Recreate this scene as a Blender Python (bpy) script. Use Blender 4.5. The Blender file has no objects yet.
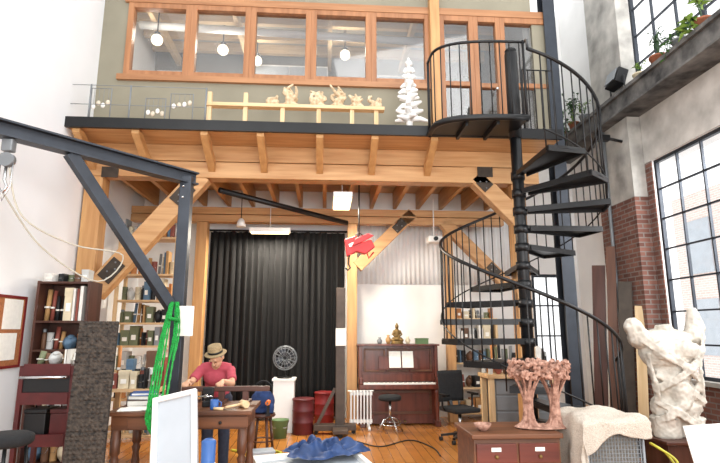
import bpy,bmesh,math,random
from mathutils import Vector as V, Matrix as Mx, Euler
R=random.Random(7)
SC=bpy.context.scene
C=SC.collection
PI=math.pi
rad=math.radians
# ------------------------------------------------------------------ camera model
f=514.;A=rad(3.9);TL=rad(10.8);H=1.64
Fv=V((math.sin(A)*math.cos(TL),math.cos(A)*math.cos(TL),math.sin(TL)))
Rv=V((math.cos(A),-math.sin(A),0));Uv=Rv.cross(Fv)
EYE=V((0,0,H))
def ray(px,py): return Fv+Rv*((px-360)/f)+Uv*((231.5-py)/f)
def P(px,py,Y): d=ray(px,py); return EYE+d*(Y/d.y)
def PX(px,py,x): d=ray(px,py); return EYE+d*(x/d.x)
def X(px,Y,py=380): return P(px,py,Y).x
def Z(py,Y,px=360): return P(px,py,Y).z
cam=bpy.data.objects.new('camera',bpy.data.cameras.new('camera'));C.objects.link(cam)
cam.data.sensor_width=36;cam.data.lens=36*f/720
cam.matrix_world=Mx.Translation(EYE)@Mx((Rv,Uv,-Fv)).transposed().to_4x4()
SC.camera=cam
# ------------------------------------------------------------------ mesh builder
class M:
    def __init__(s): s.bm=bmesh.new()
    def box(s,c,d,r=(0,0,0)):
        m=Mx.Translation(V(c))@Euler(r).to_matrix().to_4x4()@Mx.Diagonal((d[0],d[1],d[2],1))
        bmesh.ops.create_cube(s.bm,size=1,matrix=m); return s
    def bx(s,x0,x1,y0,y1,z0,z1): return s.box(((x0+x1)/2,(y0+y1)/2,(z0+z1)/2),(abs(x1-x0),abs(y1-y0),abs(z1-z0)))
    def bar(s,p0,p1,w,h,up=(0,0,1)):
        p0=V(p0);p1=V(p1);d=p1-p0;L=d.length;d.normalize();u=V(up)
        if abs(d.dot(u))>.98:u=V((0,1,0))
        x=d.cross(u).normalized();z=x.cross(d)
        m=Mx.Translation((p0+p1)/2)@Mx((x,d,z)).transposed().to_4x4()@Mx.Diagonal((w,L,h,1))
        bmesh.ops.create_cube(s.bm,size=1,matrix=m); return s
    def tube(s,pts,r,n=8,closed=False,cap=True):
        pts=[V(p) for p in pts];N=len(pts);rs=r if isinstance(r,(list,tuple)) else [r]*N
        rings=[];prev=None
        for i,p in enumerate(pts):
            if closed: t=pts[(i+1)%N]-pts[i-1]
            else: t=pts[min(i+1,N-1)]-pts[max(i-1,0)]
            if t.length<1e-9:t=V((0,0,1))
            t.normalize()
            if prev is None:
                a=V((0,0,1)) if abs(t.z)<.9 else V((1,0,0))
                u=t.cross(a).normalized()
            else:
                u=prev-t*prev.dot(t)
                u=u.normalized() if u.length>1e-6 else t.orthogonal().normalized()
            prev=u;w=t.cross(u)
            rings.append([s.bm.verts.new(p+(u*math.cos(2*PI*k/n)+w*math.sin(2*PI*k/n))*rs[i]) for k in range(n)])
        for i in range(N if closed else N-1):
            a=rings[i];b=rings[(i+1)%N]
            for k in range(n):
                try: s.bm.faces.new((a[k],a[(k+1)%n],b[(k+1)%n],b[k])).smooth=True
                except ValueError: pass
        if cap and not closed:
            s.bm.faces.new(rings[0][::-1]);s.bm.faces.new(rings[-1])
        return s
    def cyl(s,p0,p1,r0,r1=None,n=14): return s.tube([p0,p1],[r0,r0 if r1 is None else r1],n)
    def lathe(s,prof,c=(0,0,0),n=20,mx=None):
        c=V(c);rings=[]
        for r,z in prof:
            r=max(r,1e-4)
            ring=[]
            for k in range(n):
                p=V((r*math.cos(2*PI*k/n),r*math.sin(2*PI*k/n),z))
                if mx is not None:p=mx@p
                ring.append(s.bm.verts.new(p+c))
            rings.append(ring)
        for a,b in zip(rings,rings[1:]):
            for k in range(n): s.bm.faces.new((a[k],a[(k+1)%n],b[(k+1)%n],b[k])).smooth=True
        s.bm.faces.new(rings[0][::-1]);s.bm.faces.new(rings[-1]); return s
    def ball(s,c,r,u=14,v=9,mx=None):
        if not isinstance(r,(tuple,list)):r=(r,r,r)
        m=Mx.Translation(V(c))@Mx.Diagonal((r[0],r[1],r[2],1))
        if mx is not None:m=mx@m
        g=bmesh.ops.create_uvsphere(s.bm,u_segments=u,v_segments=v,radius=1,matrix=m)
        for vv in g['verts']:
            for fc in vv.link_faces:fc.smooth=True
        return s
    def prism(s,pts,d):
        d=V(d);a=[s.bm.verts.new(V(p)) for p in pts];b=[s.bm.verts.new(V(p)+d) for p in pts]
        s.bm.faces.new(a[::-1]);s.bm.faces.new(b);n=len(a)
        for k in range(n):s.bm.faces.new((a[k],a[(k+1)%n],b[(k+1)%n],b[k]))
        return s
    def quad(s,*pts):
        s.bm.faces.new([s.bm.verts.new(V(p)) for p in pts]);return s
    def grid(s,fn,nu,nv):
        g=[[s.bm.verts.new(V(fn(i/nu,j/nv))) for j in range(nv+1)] for i in range(nu+1)]
        for i in range(nu):
            for j in range(nv):
                s.bm.faces.new((g[i][j],g[i+1][j],g[i+1][j+1],g[i][j+1])).smooth=True
        return s
def build(mb,name,mat,parent=None,off=None,bev=0,solid=0,sub=0,vox=0,smooth=0,disp=0,dscale=.1,disp2=0,dscale2=.03):
    bm=mb.bm
    if off is not None: bmesh.ops.translate(bm,verts=bm.verts,vec=-V(off))
    bmesh.ops.recalc_face_normals(bm,faces=bm.faces)
    me=bpy.data.meshes.new(name);bm.to_mesh(me);bm.free();me.materials.append(mat)
    o=bpy.data.objects.new(name,me);C.objects.link(o)
    if parent:o.parent=parent
    if solid:
        m=o.modifiers.new('solid','SOLIDIFY');m.thickness=solid;m.offset=0
    if vox:
        m=o.modifiers.new('remesh','REMESH');m.mode='VOXEL';m.voxel_size=vox;m.use_smooth_shade=True
    if smooth:
        m=o.modifiers.new('smooth','SMOOTH');m.iterations=smooth;m.factor=.5
    if sub:
        m=o.modifiers.new('sub','SUBSURF');m.levels=sub;m.render_levels=sub
    for st_,sc_ in ((disp,dscale),(disp2,dscale2)):
        if st_:
            tx=bpy.data.textures.new(name,'CLOUDS');tx.noise_scale=sc_
            m=o.modifiers.new('disp','DISPLACE');m.texture=tx;m.strength=st_
    if bev:
        m=o.modifiers.new('bevel','BEVEL');m.width=bev;m.segments=2;m.limit_method='ANGLE'
    return o
def tag(o,label,cat,group=None):
    o['label']=label;o['category']=cat
    if group:o['group']=group
    return o
def solo(mb,name,mat,label,cat,group=None,**k):
    vs=[v.co for v in mb.bm.verts]
    lo=V([min(v[i] for v in vs) for i in range(3)]);hi=V([max(v[i] for v in vs) for i in range(3)])
    off=V(((lo.x+hi.x)/2,(lo.y+hi.y)/2,lo.z))
    o=build(mb,name,mat,None,off,**k);o.location=off
    return tag(o,label,cat,group)
def T(name,label,cat,loc=(0,0,0),rot=0,group=None):
    o=bpy.data.objects.new(name,None);C.objects.link(o);o.location=V(loc);o.empty_display_size=.1
    o.rotation_euler=(0,0,rot) if not isinstance(rot,tuple) else rot
    return tag(o,label,cat,group)
def pw(mb,name,mat,t,**k):   # part given in world coordinates
    off=V(t.location)
    return build(mb,name,mat,t,off,**k)
def struct(name,mb,mat,parent=None,**k):
    o=build(mb,name,mat,parent,**k)
    o['kind']='structure'
    return o
# ------------------------------------------------------------------ materials
def S(h):
    h=h.lstrip('#');o=[]
    for i in (0,2,4):
        c=int(h[i:i+2],16)/255;o.append(c/12.92 if c<=.04045 else ((c+.055)/1.055)**2.4)
    return (*o,1)
def mul(c,k): return (min(c[0]*k,1),min(c[1]*k,1),min(c[2]*k,1),1)
def base(name):
    m=bpy.data.materials.new(name);m.use_nodes=True;nt=m.node_tree
    return m,nt,nt.nodes['Principled BSDF']
def mat(name,col,rough=.6,metal=0,var=.12,scale=6,bump=0,st=(1,1,1),col2=None,emit=0,detail=4):
    m,nt,b=base(name);c=S(col) if isinstance(col,str) else col
    tc=nt.nodes.new('ShaderNodeTexCoord');mp=nt.nodes.new('ShaderNodeMapping');mp.inputs['Scale'].default_value=st
    nz=nt.nodes.new('ShaderNodeTexNoise');nz.inputs['Scale'].default_value=scale;nz.inputs['Detail'].default_value=detail
    rp=nt.nodes.new('ShaderNodeValToRGB');rp.color_ramp.elements[0].position=.3;rp.color_ramp.elements[1].position=.7
    rp.color_ramp.elements[0].color=mul(c,1-var);rp.color_ramp.elements[1].color=S(col2) if col2 else mul(c,1+var)
    L=nt.links.new
    L(tc.outputs['Object'],mp.inputs['Vector']);L(mp.outputs['Vector'],nz.inputs['Vector']);L(nz.outputs['Fac'],rp.inputs['Fac']);L(rp.outputs['Color'],b.inputs['Base Color'])
    b.inputs['Roughness'].default_value=rough;b.inputs['Metallic'].default_value=metal
    if bump:
        bp=nt.nodes.new('ShaderNodeBump');bp.inputs['Strength'].default_value=bump;bp.inputs['Distance'].default_value=.02
        L(nz.outputs['Fac'],bp.inputs['Height']);L(bp.outputs['Normal'],b.inputs['Normal'])
    if emit:
        b.inputs['Emission Color'].default_value=c;b.inputs['Emission Strength'].default_value=emit
    return m
def wood(name,c1,c2,axis,rough=.5):
    st=[9,9,9];st['xyz'.index(axis)]=.7
    return mat(name,c1,rough,0,0.06,1.6,.12,tuple(st),c2,detail=6)
def brick(name,c1,c2,mort,axes='YZ',rough=.8,msize=.008,row=.075,wid=.22,off=.5,bump=.5,fac=.35):
    m,nt,b=base(name);L=nt.links.new
    tc=nt.nodes.new('ShaderNodeTexCoord');sp=nt.nodes.new('ShaderNodeSeparateXYZ');cb=nt.nodes.new('ShaderNodeCombineXYZ')
    L(tc.outputs['Object'],sp.inputs[0])
    if axes=='WALL':
        ad=nt.nodes.new('ShaderNodeMath');ad.operation='ADD';L(sp.outputs['X'],ad.inputs[0]);L(sp.outputs['Y'],ad.inputs[1]);L(ad.outputs[0],cb.inputs[0]);L(sp.outputs['Z'],cb.inputs[1])
    else:
        L(sp.outputs[axes[0]],cb.inputs[0]);L(sp.outputs[axes[1]],cb.inputs[1])
    br=nt.nodes.new('ShaderNodeTexBrick');L(cb.outputs[0],br.inputs['Vector'])
    br.inputs['Color1'].default_value=S(c1);br.inputs['Color2'].default_value=S(c2);br.inputs['Mortar'].default_value=S(mort)
    br.inputs['Scale'].default_value=1;br.inputs['Mortar Size'].default_value=msize;br.inputs['Brick Width'].default_value=wid;br.inputs['Row Height'].default_value=row
    br.offset=off
    nz=nt.nodes.new('ShaderNodeTexNoise');nz.inputs['Scale'].default_value=5;nz.inputs['Detail'].default_value=5
    L(tc.outputs['Object'],nz.inputs['Vector'])
    mx=nt.nodes.new('ShaderNodeMix');mx.data_type='RGBA';mx.blend_type='MULTIPLY';mx.inputs['Factor'].default_value=fac
    L(br.outputs['Color'],mx.inputs['A']);L(nz.outputs['Fac'],mx.inputs['B']);L(mx.outputs['Result'],b.inputs['Base Color'])
    bp=nt.nodes.new('ShaderNodeBump');bp.inputs['Strength'].default_value=bump;bp.inputs['Distance'].default_value=.01;bp.invert=True
    L(br.outputs['Fac'],bp.inputs['Height']);L(bp.outputs['Normal'],b.inputs['Normal']);b.inputs['Roughness'].default_value=rough
    return m
def glass(name,tint=(1,1,1,1),refl=.1):
    m=bpy.data.materials.new(name);m.use_nodes=True;nt=m.node_tree;nt.nodes.remove(nt.nodes['Principled BSDF'])
    tr=nt.nodes.new('ShaderNodeBsdfTransparent');tr.inputs[0].default_value=tint
    gl=nt.nodes.new('ShaderNodeBsdfGlossy');gl.inputs['Roughness'].default_value=.05
    nz=nt.nodes.new('ShaderNodeTexNoise');nz.inputs['Scale'].default_value=2
    mr=nt.nodes.new('ShaderNodeMapRange');mr.inputs['To Min'].default_value=refl*.6;mr.inputs['To Max'].default_value=refl*1.3
    mi=nt.nodes.new('ShaderNodeMixShader');L=nt.links.new
    L(nz.outputs['Fac'],mr.inputs['Value']);L(mr.outputs['Result'],mi.inputs[0]);L(tr.outputs[0],mi.inputs[1]);L(gl.outputs[0],mi.inputs[2]);L(mi.outputs[0],nt.nodes['Material Output'].inputs[0])
    return m
FX=wood('fir_x','#B98755','#D1A675','x');FY=wood('fir_y','#B68350','#CC9E68','y');FZ=wood('fir_z','#B68352','#CDA06A','z')
OX=wood('frame_x','#9C6A44','#B5835A','x',.4);OZ=wood('frame_z','#986642','#B17C54','z',.4)
DW=wood('dark_wood','#3A2018','#563226','x',.4);DWZ=wood('dark_wood_z','#3A2018','#57342A','z',.4)
PN=wood('piano_wood','#4E261D','#733B2C','z',.25);TW=wood('table_wood','#4A2C1C','#74482C','x',.45);TWZ=wood('table_wood_z','#422618','#68402A','z',.45)
PLY=wood('plywood','#C9A679','#DDBB90','x',.6);PALE=wood('pale_wood','#D2B183','#E6CBA2','x',.6);PALEZ=wood('pale_wood_z','#CFAE80','#E4C9A0','z',.6)
WALLW=mat('white_plaster','#EAEDF0',.85,0,.03,1.2);WALLW2=mat('white_wall','#EBEBEA',.85,0,.04,2);OFFG=mat('office_grey','#8C8983',.85,0,.12,1.5);OFFC=mat('office_ceiling','#ABA69A',.85,0,.08,2)
OLIVE=mat('khaki_paint','#8D8877',.85,0,.08,2);CONC=mat('pale_concrete','#A19F9A',.85,0,.32,2.5,.5,col2='#CBC8C1',detail=8);CONCW=mat('whitish_concrete','#BDBAB4',.85,0,.22,2.5,.4,col2='#DCD9D3',detail=8);CONCD=mat('weathered_beam','#3C3D3F',.8,0,.45,4,.5,col2='#7C7A77',detail=8)
BLK=mat('black_steel','#17181A',.4,.3,.2,5);STEEL=mat('grey_steel','#3A3F47',.45,.5,.2,4);STEELL=mat('plate_steel','#40372F',.5,.4,.25,9);STAND=mat('brown_steel','#4A3E36',.5,.3,.25,7)
CHR=mat('chrome','#C9CBCD',.2,1,.05,5);WHT=mat('white_paint','#EAEAE8',.5,0,.04,5);PAPER=mat('paper','#F2F0E8',.8,0,.05,20)
CURT=mat('black_velvet','#08080A',.95,0,.3,5);GALV=mat('galvanised','#EEF0F1',.6,0,.04,3)
REDP=mat('red_paint','#C01F22',.35,0,.12,6);DRED=mat('dark_red_paint','#4C1213',.45,.1,.35,6);MAROON=mat('maroon_drum','#581A1E',.5,.1,.3,5);RDRUM=mat('dull_red_drum','#7A1C1E',.5,.1,.25,5)
GREEN=mat('green_strap','#17913A',.9,0,.4,55,.6);NAVY=mat('navy_cloth','#1E335E',.9,0,.3,14,.3);TARP=mat('blue_tarp','#24406F',.6,0,.3,9,.2);BLUE=mat('blue_plastic','#2E5C9E',.45,0,.15,6)
PLAST=mat('plaster_sculpture','#B7B0A4',.9,0,.2,8,.7,col2='#DDD7CC',detail=9);TERRA=mat('terracotta','#8A5D4B',.85,0,.35,26,.8,col2='#BE9583')
KNIT=mat('netting_cloth','#B3A99B',.95,0,.14,130,.6,col2='#CFC6BA');WICK=mat('grey_mesh','#7E7A72',.7,0,.35,50,.6)
RUB=mat('black_rubber','#131313',.7,0,.2,8);BFAB=mat('black_fabric','#1A1B1D',.9,0,.25,30,.3)
SKIN=mat('skin','#CB9C7E',.55,0,.08,12);SHIRT=mat('red_shirt','#AE4856',.9,0,.12,10,.2);JEAN=mat('dark_jeans','#2A3040',.9,0,.2,30);STRAW=mat('straw_hat','#94805F',.85,0,.2,60,.4)
GHAIR=mat('grey_hair','#8E8880',.9,0,.2,60);EYEM=mat('eye_dark','#1B1512',.3);LEAF=mat('leaf','#3F6A2A',.55,0,.35,9);LEAF2=mat('leaf_yellow_green','#6F8B3A',.55,0,.3,9);LEAF3=mat('leaf_dark','#2B4A26',.55,0,.3,9);POT=mat('clay_pot','#9A5D42',.8,0,.2,9);SOIL=mat('soil','#2B2019',1)
CORK=mat('cork','#A5683F',.9,0,.25,40,.3);GLOW=mat('warm_tube','#FFE3AE',.5,0,.0,3,emit=5);GLOBE=mat('globe_glow','#FFF0D4',.5,0,0,3,emit=2.5)
GREY=mat('grey_metal','#7F8488',.45,.3,.1,5);LGREY=mat('light_grey_board','#AEB5BC',.55,0,.06,3);YEL=mat('yellow_green_hose','#BDBB3E',.5,0,.1,8);GOLD=mat('old_gilt','#7A6238',.5,.5,.35,20);ORNG=mat('orange_plastic','#D2691E',.5,0,.1,8)
GL=glass('window_glass',(1,1,1,1),.05);GLO=glass('office_glass',(.9,.91,.92,1),.11)
FLOOR=brick('floor_planks','#C88745','#B37234','#7A4E2A','YX',.16,.004,.13,1.9,.4,.1)
BRK=brick('brick_brown_red','#744A40','#966658','#938780','WALL',.9,msize=.01,bump=1.0,fac=.55)
FACB=brick('facade_brick','#D3BCB2','#DECAC1','#E6DED9','YZ',.9,msize=.015,row=.1,wid=.3,bump=.2,fac=.12)
# ------------------------------------------------------------------ room shell
XL,XR,YB=-3.6,5.2,10.2;DECK=4.5;TOP=8.6
LT=5.48   # top of the ledge on the right wall
struct('floor',M().bx(XL-.2,XR+.4,-4,YB+.2,-.15,0),FLOOR)
struct('wall_left',M().bx(XL-.2,XL,-1,YB+.2,0,TOP),WALLW)
wx0,wx1=X(534,YB,320),X(566,YB,320);wz0,wz1=.9,2.75
struct('wall_back',M().bx(XL,wx0,YB,YB+.2,0,TOP).bx(wx1,XR,YB,YB+.2,0,TOP).bx(wx0,wx1,YB,YB+.2,0,wz0).bx(wx0,wx1,YB,YB+.2,wz1,TOP),WALLW2)
RW=M();Y0=3.0;YP=PX(655,160,XR).y;Y1=YP+.3;Y2=8.75;XW=XR+.04;SILL=.95
RW.bx(XR,XR+.4,Y1,YB+.2,0,TOP).bx(XR,XR+.4,-1,Y0,0,TOP).bx(XR,XR+.4,Y0,Y1,4.3,LT+.08)
struct('wall_right',RW,WALLW2)
struct('wall_right_sill',M().bx(XR,XR+.4,Y0,Y1,0,SILL-.06),BRK)
PD=.24
struct('trim_1',M().bx(XR-PD,XR-.001,YP+.25,Y2,0,3.75),BRK)
struct('trim_2',M().bx(XR-PD,XR-.001,YP+.25,Y2,3.75,LT-.365).bx(XR-PD,XR-.001,YP+.25,Y2-.06,LT+.001,TOP),CONC)
struct('trim_3',M().bx(XR-.4,XR-.001,3,YB-.01,LT-.36,LT-.06).bx(XR-.45,XR-.001,3,YB-.01,LT-.06,LT).bx(XR-.45,XR-.001,3,YB-.01,LT-.36,LT-.33),CONCD)
struct('trim_4',M().bx(XR-.08,XR+.03,Y0,Y1,SILL-.06,SILL),CONC)
struct('trim_7',M().bx(XR-.02,XR-.001,Y0,YP+.24,4.3,LT-.365),CONCW)
struct('trim_8',M().bx(XR-.02,XR-.001,YP+.08,YP+.24,SILL+.01,4.29),BRK)
def grid_window(name,y0,y1,z0,z1,ny,nz):
    o=struct(name,M().bx(XW,XW+.06,y0,y0+.05,z0,z1).bx(XW,XW+.06,y1-.05,y1,z0,z1).bx(XW,XW+.06,y0+.05,y1-.05,z0,z0+.05).bx(XW,XW+.06,y0+.05,y1-.05,z1-.05,z1),STEEL)
    m=M()
    for i in range(1,ny):
        y=y0+(y1-y0)*i/ny;w=.03 if i%3==0 else .012;m.bx(XW+.01,XW+.05,y-w,y+w,z0+.05,z1-.05)
    for i in range(1,nz):
        z=z0+(z1-z0)*i/nz;m.bx(XW+.012,XW+.048,y0+.05,y1-.05,z-.012,z+.012)
    build(m,'glazing_bars',STEEL,o)
    build(M().bx(XW+.028,XW+.032,y0+.05,y1-.05,z0+.05,z1-.05),'pane',GL,o)
grid_window('window_1',Y0,Y1-.2,SILL,4.3,9,7)
grid_window('window_2',Y0,Y1,LT+.08,TOP,9,6)
o=struct('window_3',M().bx(wx0,wx0+.06,YB+.02,YB+.1,wz0,wz1).bx(wx1-.06,wx1,YB+.02,YB+.1,wz0,wz1).bx(wx0+.06,wx1-.06,YB+.02,YB+.1,wz0,wz0+.06).bx(wx0+.06,wx1-.06,YB+.02,YB+.1,wz1-.06,wz1),STEEL)
build(M().bx(wx0+.06,wx1-.06,YB+.04,YB+.08,1.5,1.53).bx(wx0+.06,wx1-.06,YB+.04,YB+.08,2.1,2.13).bx((wx0+wx1)/2-.012,(wx0+wx1)/2+.012,YB+.042,YB+.078,wz0+.06,wz1-.06),'glazing_bars',STEEL,o)
build(M().bx(wx0+.06,wx1-.06,YB+.058,YB+.062,wz0+.06,wz1-.06),'pane',GL,o)
# pale brick building across the street, seen through the big window
t=T('brick_building','pale brick building faintly visible outside the big right window','building',(16,12,-1))
pw(M().bx(16,17,4,26,-1,7.5),'facade',FACB,t)
for i in range(7):
    for j in range(2): pw(M().bx(15.95,16.0,5+i*3,6.5+i*3,.6+j*3.4,2.9+j*3.4),'window',LGREY,t)
# ------------------------------------------------------------------ mezzanine
YF=7.6;XE=3.45
t=T('mezzanine_deck','timber mezzanine deck with a dark steel edge strip above the long beam','deck',(0,7.4,4.4))
pw(M().bx(XL+.002,XE,6.97,YB-.01,4.402,DECK-.001),'deck_boards',FX,t)
pw(M().bx(XL+.002,XE,6.92,6.97,4.38,DECK+.03),'edge_strip',BLK,t)
def beam(x0,x1,y0,y1,z0,z1,label):
    t=T('timber_beam',label,'beam',((x0+x1)/2,(y0+y1)/2,z0))
    pw(M().bx(x0,x1,y0,y1,z0,(z0+z1)/2-.006),'lower_timber',FX,t,bev=.008)
    pw(M().bx(x0,x1,y0,y1,(z0+z1)/2+.006,z1),'upper_timber',FX,t,bev=.008)
    return t
tb=beam(XL+.002,XE-.1,YF,YF+.25,3.89,4.4,'long honey timber beam carrying the front of the mezzanine')
for px in (110,485): pw(M().box(P(px,172,YF-.012),(.24,.02,.16)),'steel_plate',STEELL,tb)
beam(XL+.002,XE,9.55,9.75,3.62,3.9,'rear timber beam under the joists above the piano wall')
def post(px,py,Y,w,z1,label,x=None,z0=0):
    x=X(px,Y,py) if x is None else x
    solo(M().bx(x-w/2,x+w/2,Y-w/2,Y+w/2,z0,z1),'timber_post',FZ,label,'post',bev=.01);return x
xl=post(0,0,YF+.125,.26,3.885,'timber post against the left white wall under the mezzanine beam',XL+.16)
xr=post(522,300,YF+.125,.22,3.885,'timber post behind the spiral staircase')
xa=post(199,300,9.65,.2,3.615,'timber post at the left edge of the black curtain')
xb=post(352,320,9.65,.18,3.615,'timber post between the black curtain and the piano')
xc=post(450,320,9.65,.16,3.615,'timber post to the right of the piano')
def brace(p0,p1,w,label,ends=(0,1),pl=.34):
    t=T('timber_brace',label,'brace',(p0+p1)/2)
    pw(M().bar(p0,p1,.2,w,(0,0,1)),'brace_timber',FX,t,bev=.008)
    d=(p1-p0).normalized()
    for e in ends:
        q=p0+d*.24 if e==0 else p1-d*.24
        q2=q+d*pl*(1 if e==0 else -1)
        pw(M().bar(q+V((0,-.11,0)),q2+V((0,-.11,0)),.02,w*.72),'steel_plate',STEELL,t,bev=.004)
        for k in (.25,.75):
            for s in (-1,1): pw(M().ball(q+(q2-q)*k+V((0,-.122,s*.05)),.014,8,6),'bolt',GREY,t)
brace(P(203,176,YF+.12),P(94,293,YF+.12),.3,'big diagonal timber brace with dark steel plates at the left post')
brace(P(464,167,YF+.12),P(517,220,YF+.12),.26,'short diagonal timber brace beside the spiral stair',(0,),.28)
brace(P(412,214,9.65),P(357,267,9.65),.22,'diagonal timber brace left of the corrugated sheet top',(0,),.26)
brace(P(443,222,9.65),P(506,284,9.65),.22,'diagonal timber brace running down towards the stair pole',(1,),.26)
jx=[XL+.25+i*(XE-XL-.4)/14 for i in range(15)]
od=['leftmost','second','third','fourth','fifth','sixth','seventh','eighth','ninth','tenth','eleventh','twelfth','thirteenth','fourteenth','fifteenth','sixteenth','seventeenth']
for i,x in enumerate(jx):
    solo(M().bx(x-.035,x+.035,YF+.26,YB-.02,4.06,4.395),'floor_joist',FY,'timber joist under the mezzanine, %s from left'%od[i],'joist','joists under the mezzanine')
for i,px in enumerate((86,143,209,263,320,373,430)):
    x=X(px,7.3,140)
    solo(M().prism([(x-.05,YF-.005,3.98),(x-.05,YF-.005,4.14),(x-.05,7.14,4.38),(x-.05,6.98,4.38),(x-.05,6.98,4.33)],(.1,0,0)),'knee_bracket',FY,'small timber bracket under the deck edge, %s from left'%od[i],'bracket','brackets under the deck edge')
# office front
YO=7.72;zs=Z(82,YO,300);zt=Z(10,YO,300)
px_st=[126,190,250,311,371,430];xs=[X(p,YO,45) for p in px_st]
xd=[X(p,YO,60) for p in (440,474,501,553)]
W=M().bx(XL+.001,XE,YO,YO+.14,zt+.06,TOP).bx(XL+.001,xs[0],YO,YO+.14,DECK,zt+.06).bx(xs[0],xs[-1],YO,YO+.14,DECK,zs)
W.bx(xd[3],XE,YO,YO+.14,DECK,zt+.06)
struct('wall_office',W,OLIVE)
struct('trim_5',M().bx(xs[0]-.08,xs[-1]+.05,YO-.06,YO+.0,zs-.07,zs+.02),OX)
struct('trim_6',M().bx(xs[0]-.06,xd[3]+.06,YO-.04,YO+.0,zt,zt+.12),OX)
post(435,60,YO-.06,.16,TOP,'tall timber post rising from the deck beside the stair landing',z0=DECK+.002)
for i in range(5):
    a,b=xs[i],xs[i+1]
    o=struct('window_%d'%(4+i),M().bx(a,a+.09,YO-.03,YO+.1,zs,zt).bx(b-.09,b,YO-.03,YO+.1,zs,zt).bx(a+.09,b-.09,YO-.03,YO+.1,zs+.02,zs+.1).bx(a+.09,b-.09,YO-.03,YO+.1,zt-.09,zt),OZ,bev=.006)
    build(M().bx(a+.09,b-.09,YO+.04,YO+.045,zs+.1,zt-.09),'pane',GLO,o)
for i,(a,b) in enumerate(zip(xd,xd[1:])):
    nm=('window_9','door_1','window_10')[i]
    lo=DECK if i==1 else DECK+.02
    m=M().bx(a,a+.08,YO-.03,YO+.1,lo,zt).bx(b-.08,b,YO-.03,YO+.1,lo,zt).bx(a+.08,b-.08,YO-.03,YO+.1,zt-.1,zt).bx(a+.08,b-.08,YO-.02,YO+.08,lo,lo+.25).bx(a+.08,b-.08,YO-.02,YO+.08,lo+1.05,lo+1.13)
    o=struct(nm,m,OZ,bev=.006)
    build(M().bx(a+.08,b-.08,YO+.03,YO+.035,lo+.25,zt-.1),'pane',GLO,o)
    if i==1: build(M().cyl((b-.12,YO-.03,5.5),(b-.12,YO-.08,5.5),.015).ball((b-.12,YO-.09,5.5),.03,10,7),'door_handle',CHR,o)
struct('ceiling',M().bx(XL+.001,XE,YO+.14,YB,7.45,7.55),OFFC)
struct('wall_office_side',M().bx(XE-.1,XE,YO+.14,YB-.031,DECK,7.45),OFFG)
struct('wall_office_back',M().bx(XL+.001,XE,YB-.03,YB-.001,DECK,7.45),OFFG)
for i,y in enumerate((8.3,8.85,9.4,9.9)):
    solo(M().bx(XL+.02,XE-.12,y-.05,y+.05,7.25,7.449),'ceiling_beam',PALE,'pale ceiling beam inside the office, %s from the windows'%('nearest','second','third','farthest')[i],'beam','office ceiling beams')
for i,px in enumerate((160,240,330,410)):
    x=X(px,8.9,40);solo(M().bx(x-.04,x+.04,YO+.16,YB-.05,7.05,7.24),'roof_rafter',PALE,'pale rafter running back inside the office, %s from left'%od[i],'rafter','office rafters')
solo(M().tube([P(140,25,8.6),P(425,42,8.6)],.07,10),'duct_pipe',WHT,'long white pipe under the office ceiling behind the windows','pipe')
for i,(px,hh_,w) in enumerate(((180,2.3,.4),(290,2.5,.8),(398,2.35,.6))):
    a=P(px,60,10.0);t=T('office_cabinet','white tall cabinet against the office back wall, %s from left'%od[i],'cabinet',(a.x,10.0,DECK),0,'office cabinets')
    build(M().bx(-w,w,-.14,.16,0,hh_),'body',WHT,t,bev=.01)
    for s in (-1,1):
        dd_=build(M().bx(min(s*.01,s*(w-.02)),max(s*.01,s*(w-.02)),-.16,-.14,.05,hh_-.04),'door',LGREY,t,bev=.005);build(M().cyl((s*.05,-.18,hh_*.5),(s*.05,-.18,hh_*.5+.15),.01,n=8),'handle',CHR,dd_)
for i,(px,py,Y) in enumerate(((223,50,8.9),(257,61,9.6),(157,40,8.5),(345,55,9.2))):
    c=P(px,py,Y)
    t=T('globe_lamp','small glowing globe lamp in the office, %s from left'%('second','third','leftmost','fourth')[i],'lamp',c,0,'office globe lamps')
    build(M().ball((0,0,0),.1),'globe',GLOBE,t);build(M().cyl((0,0,.1),(0,0,7.449-c.z),.012,n=6).cyl((0,0,.09),(0,0,.14),.05),'stem',BLK,t)
    l=bpy.data.lights.new('globe_light','POINT');l.energy=15;l.color=(1,.92,.8);l.shadow_soft_size=.12
    lo=bpy.data.objects.new('globe_light',l);C.objects.link(lo);lo.location=c+V((0,-.2,-.05))
x=X(560,7.75,200)
t=T('steel_column','tall dark steel column at the right end of the mezzanine','column',(x,7.75,0))
pw(M().bx(x-.1,x+.1,7.64,7.66,0,TOP).bx(x-.1,x+.1,7.84,7.86,0,TOP).bx(x-.012,x+.012,7.66,7.84,0,TOP),'column_shaft',STEEL,t)
pw(M().bx(x-.16,x+.16,7.6,7.9,0,.02),'base_plate',STEEL,t)
cx0,cx1=X(206,9.95,320),X(345,9.95,320)
def cf(u,v):
    z=.06+v*(3.5-.06);x=cx0+u*(cx1-cx0)
    return (x+.02*math.sin(u*150),9.95+.05*math.sin(u*2*PI*22)*(1-.3*v)+.02*math.sin(u*2*PI*9+v*2),z)
t=T('stage_curtain','full height black curtain hanging under the mezzanine','curtain',((cx0+cx1)/2,9.95,.05))
pw(M().grid(cf,260,6),'curtain_cloth',CURT,t,solid=.006)
pw(M().tube([(cx0-.1,9.95,3.53),(cx1+.05,9.95,3.53)],.02),'curtain_rod',BLK,t)
gx0,gx1=X(355,10.1,260),X(530,10.1,260);gz0,gz1=Z(284,10.1,400),Z(216,10.1,400)
solo(M().grid(lambda u,v:(gx0+u*(gx1-gx0),YB-.014+.011*math.sin(u*2*PI*38),gz0+v*(gz1-gz0)),380,2),'corrugated_sheet',GALV,'pale corrugated sheet on the wall above the piano','panel',solid=.004)
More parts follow.
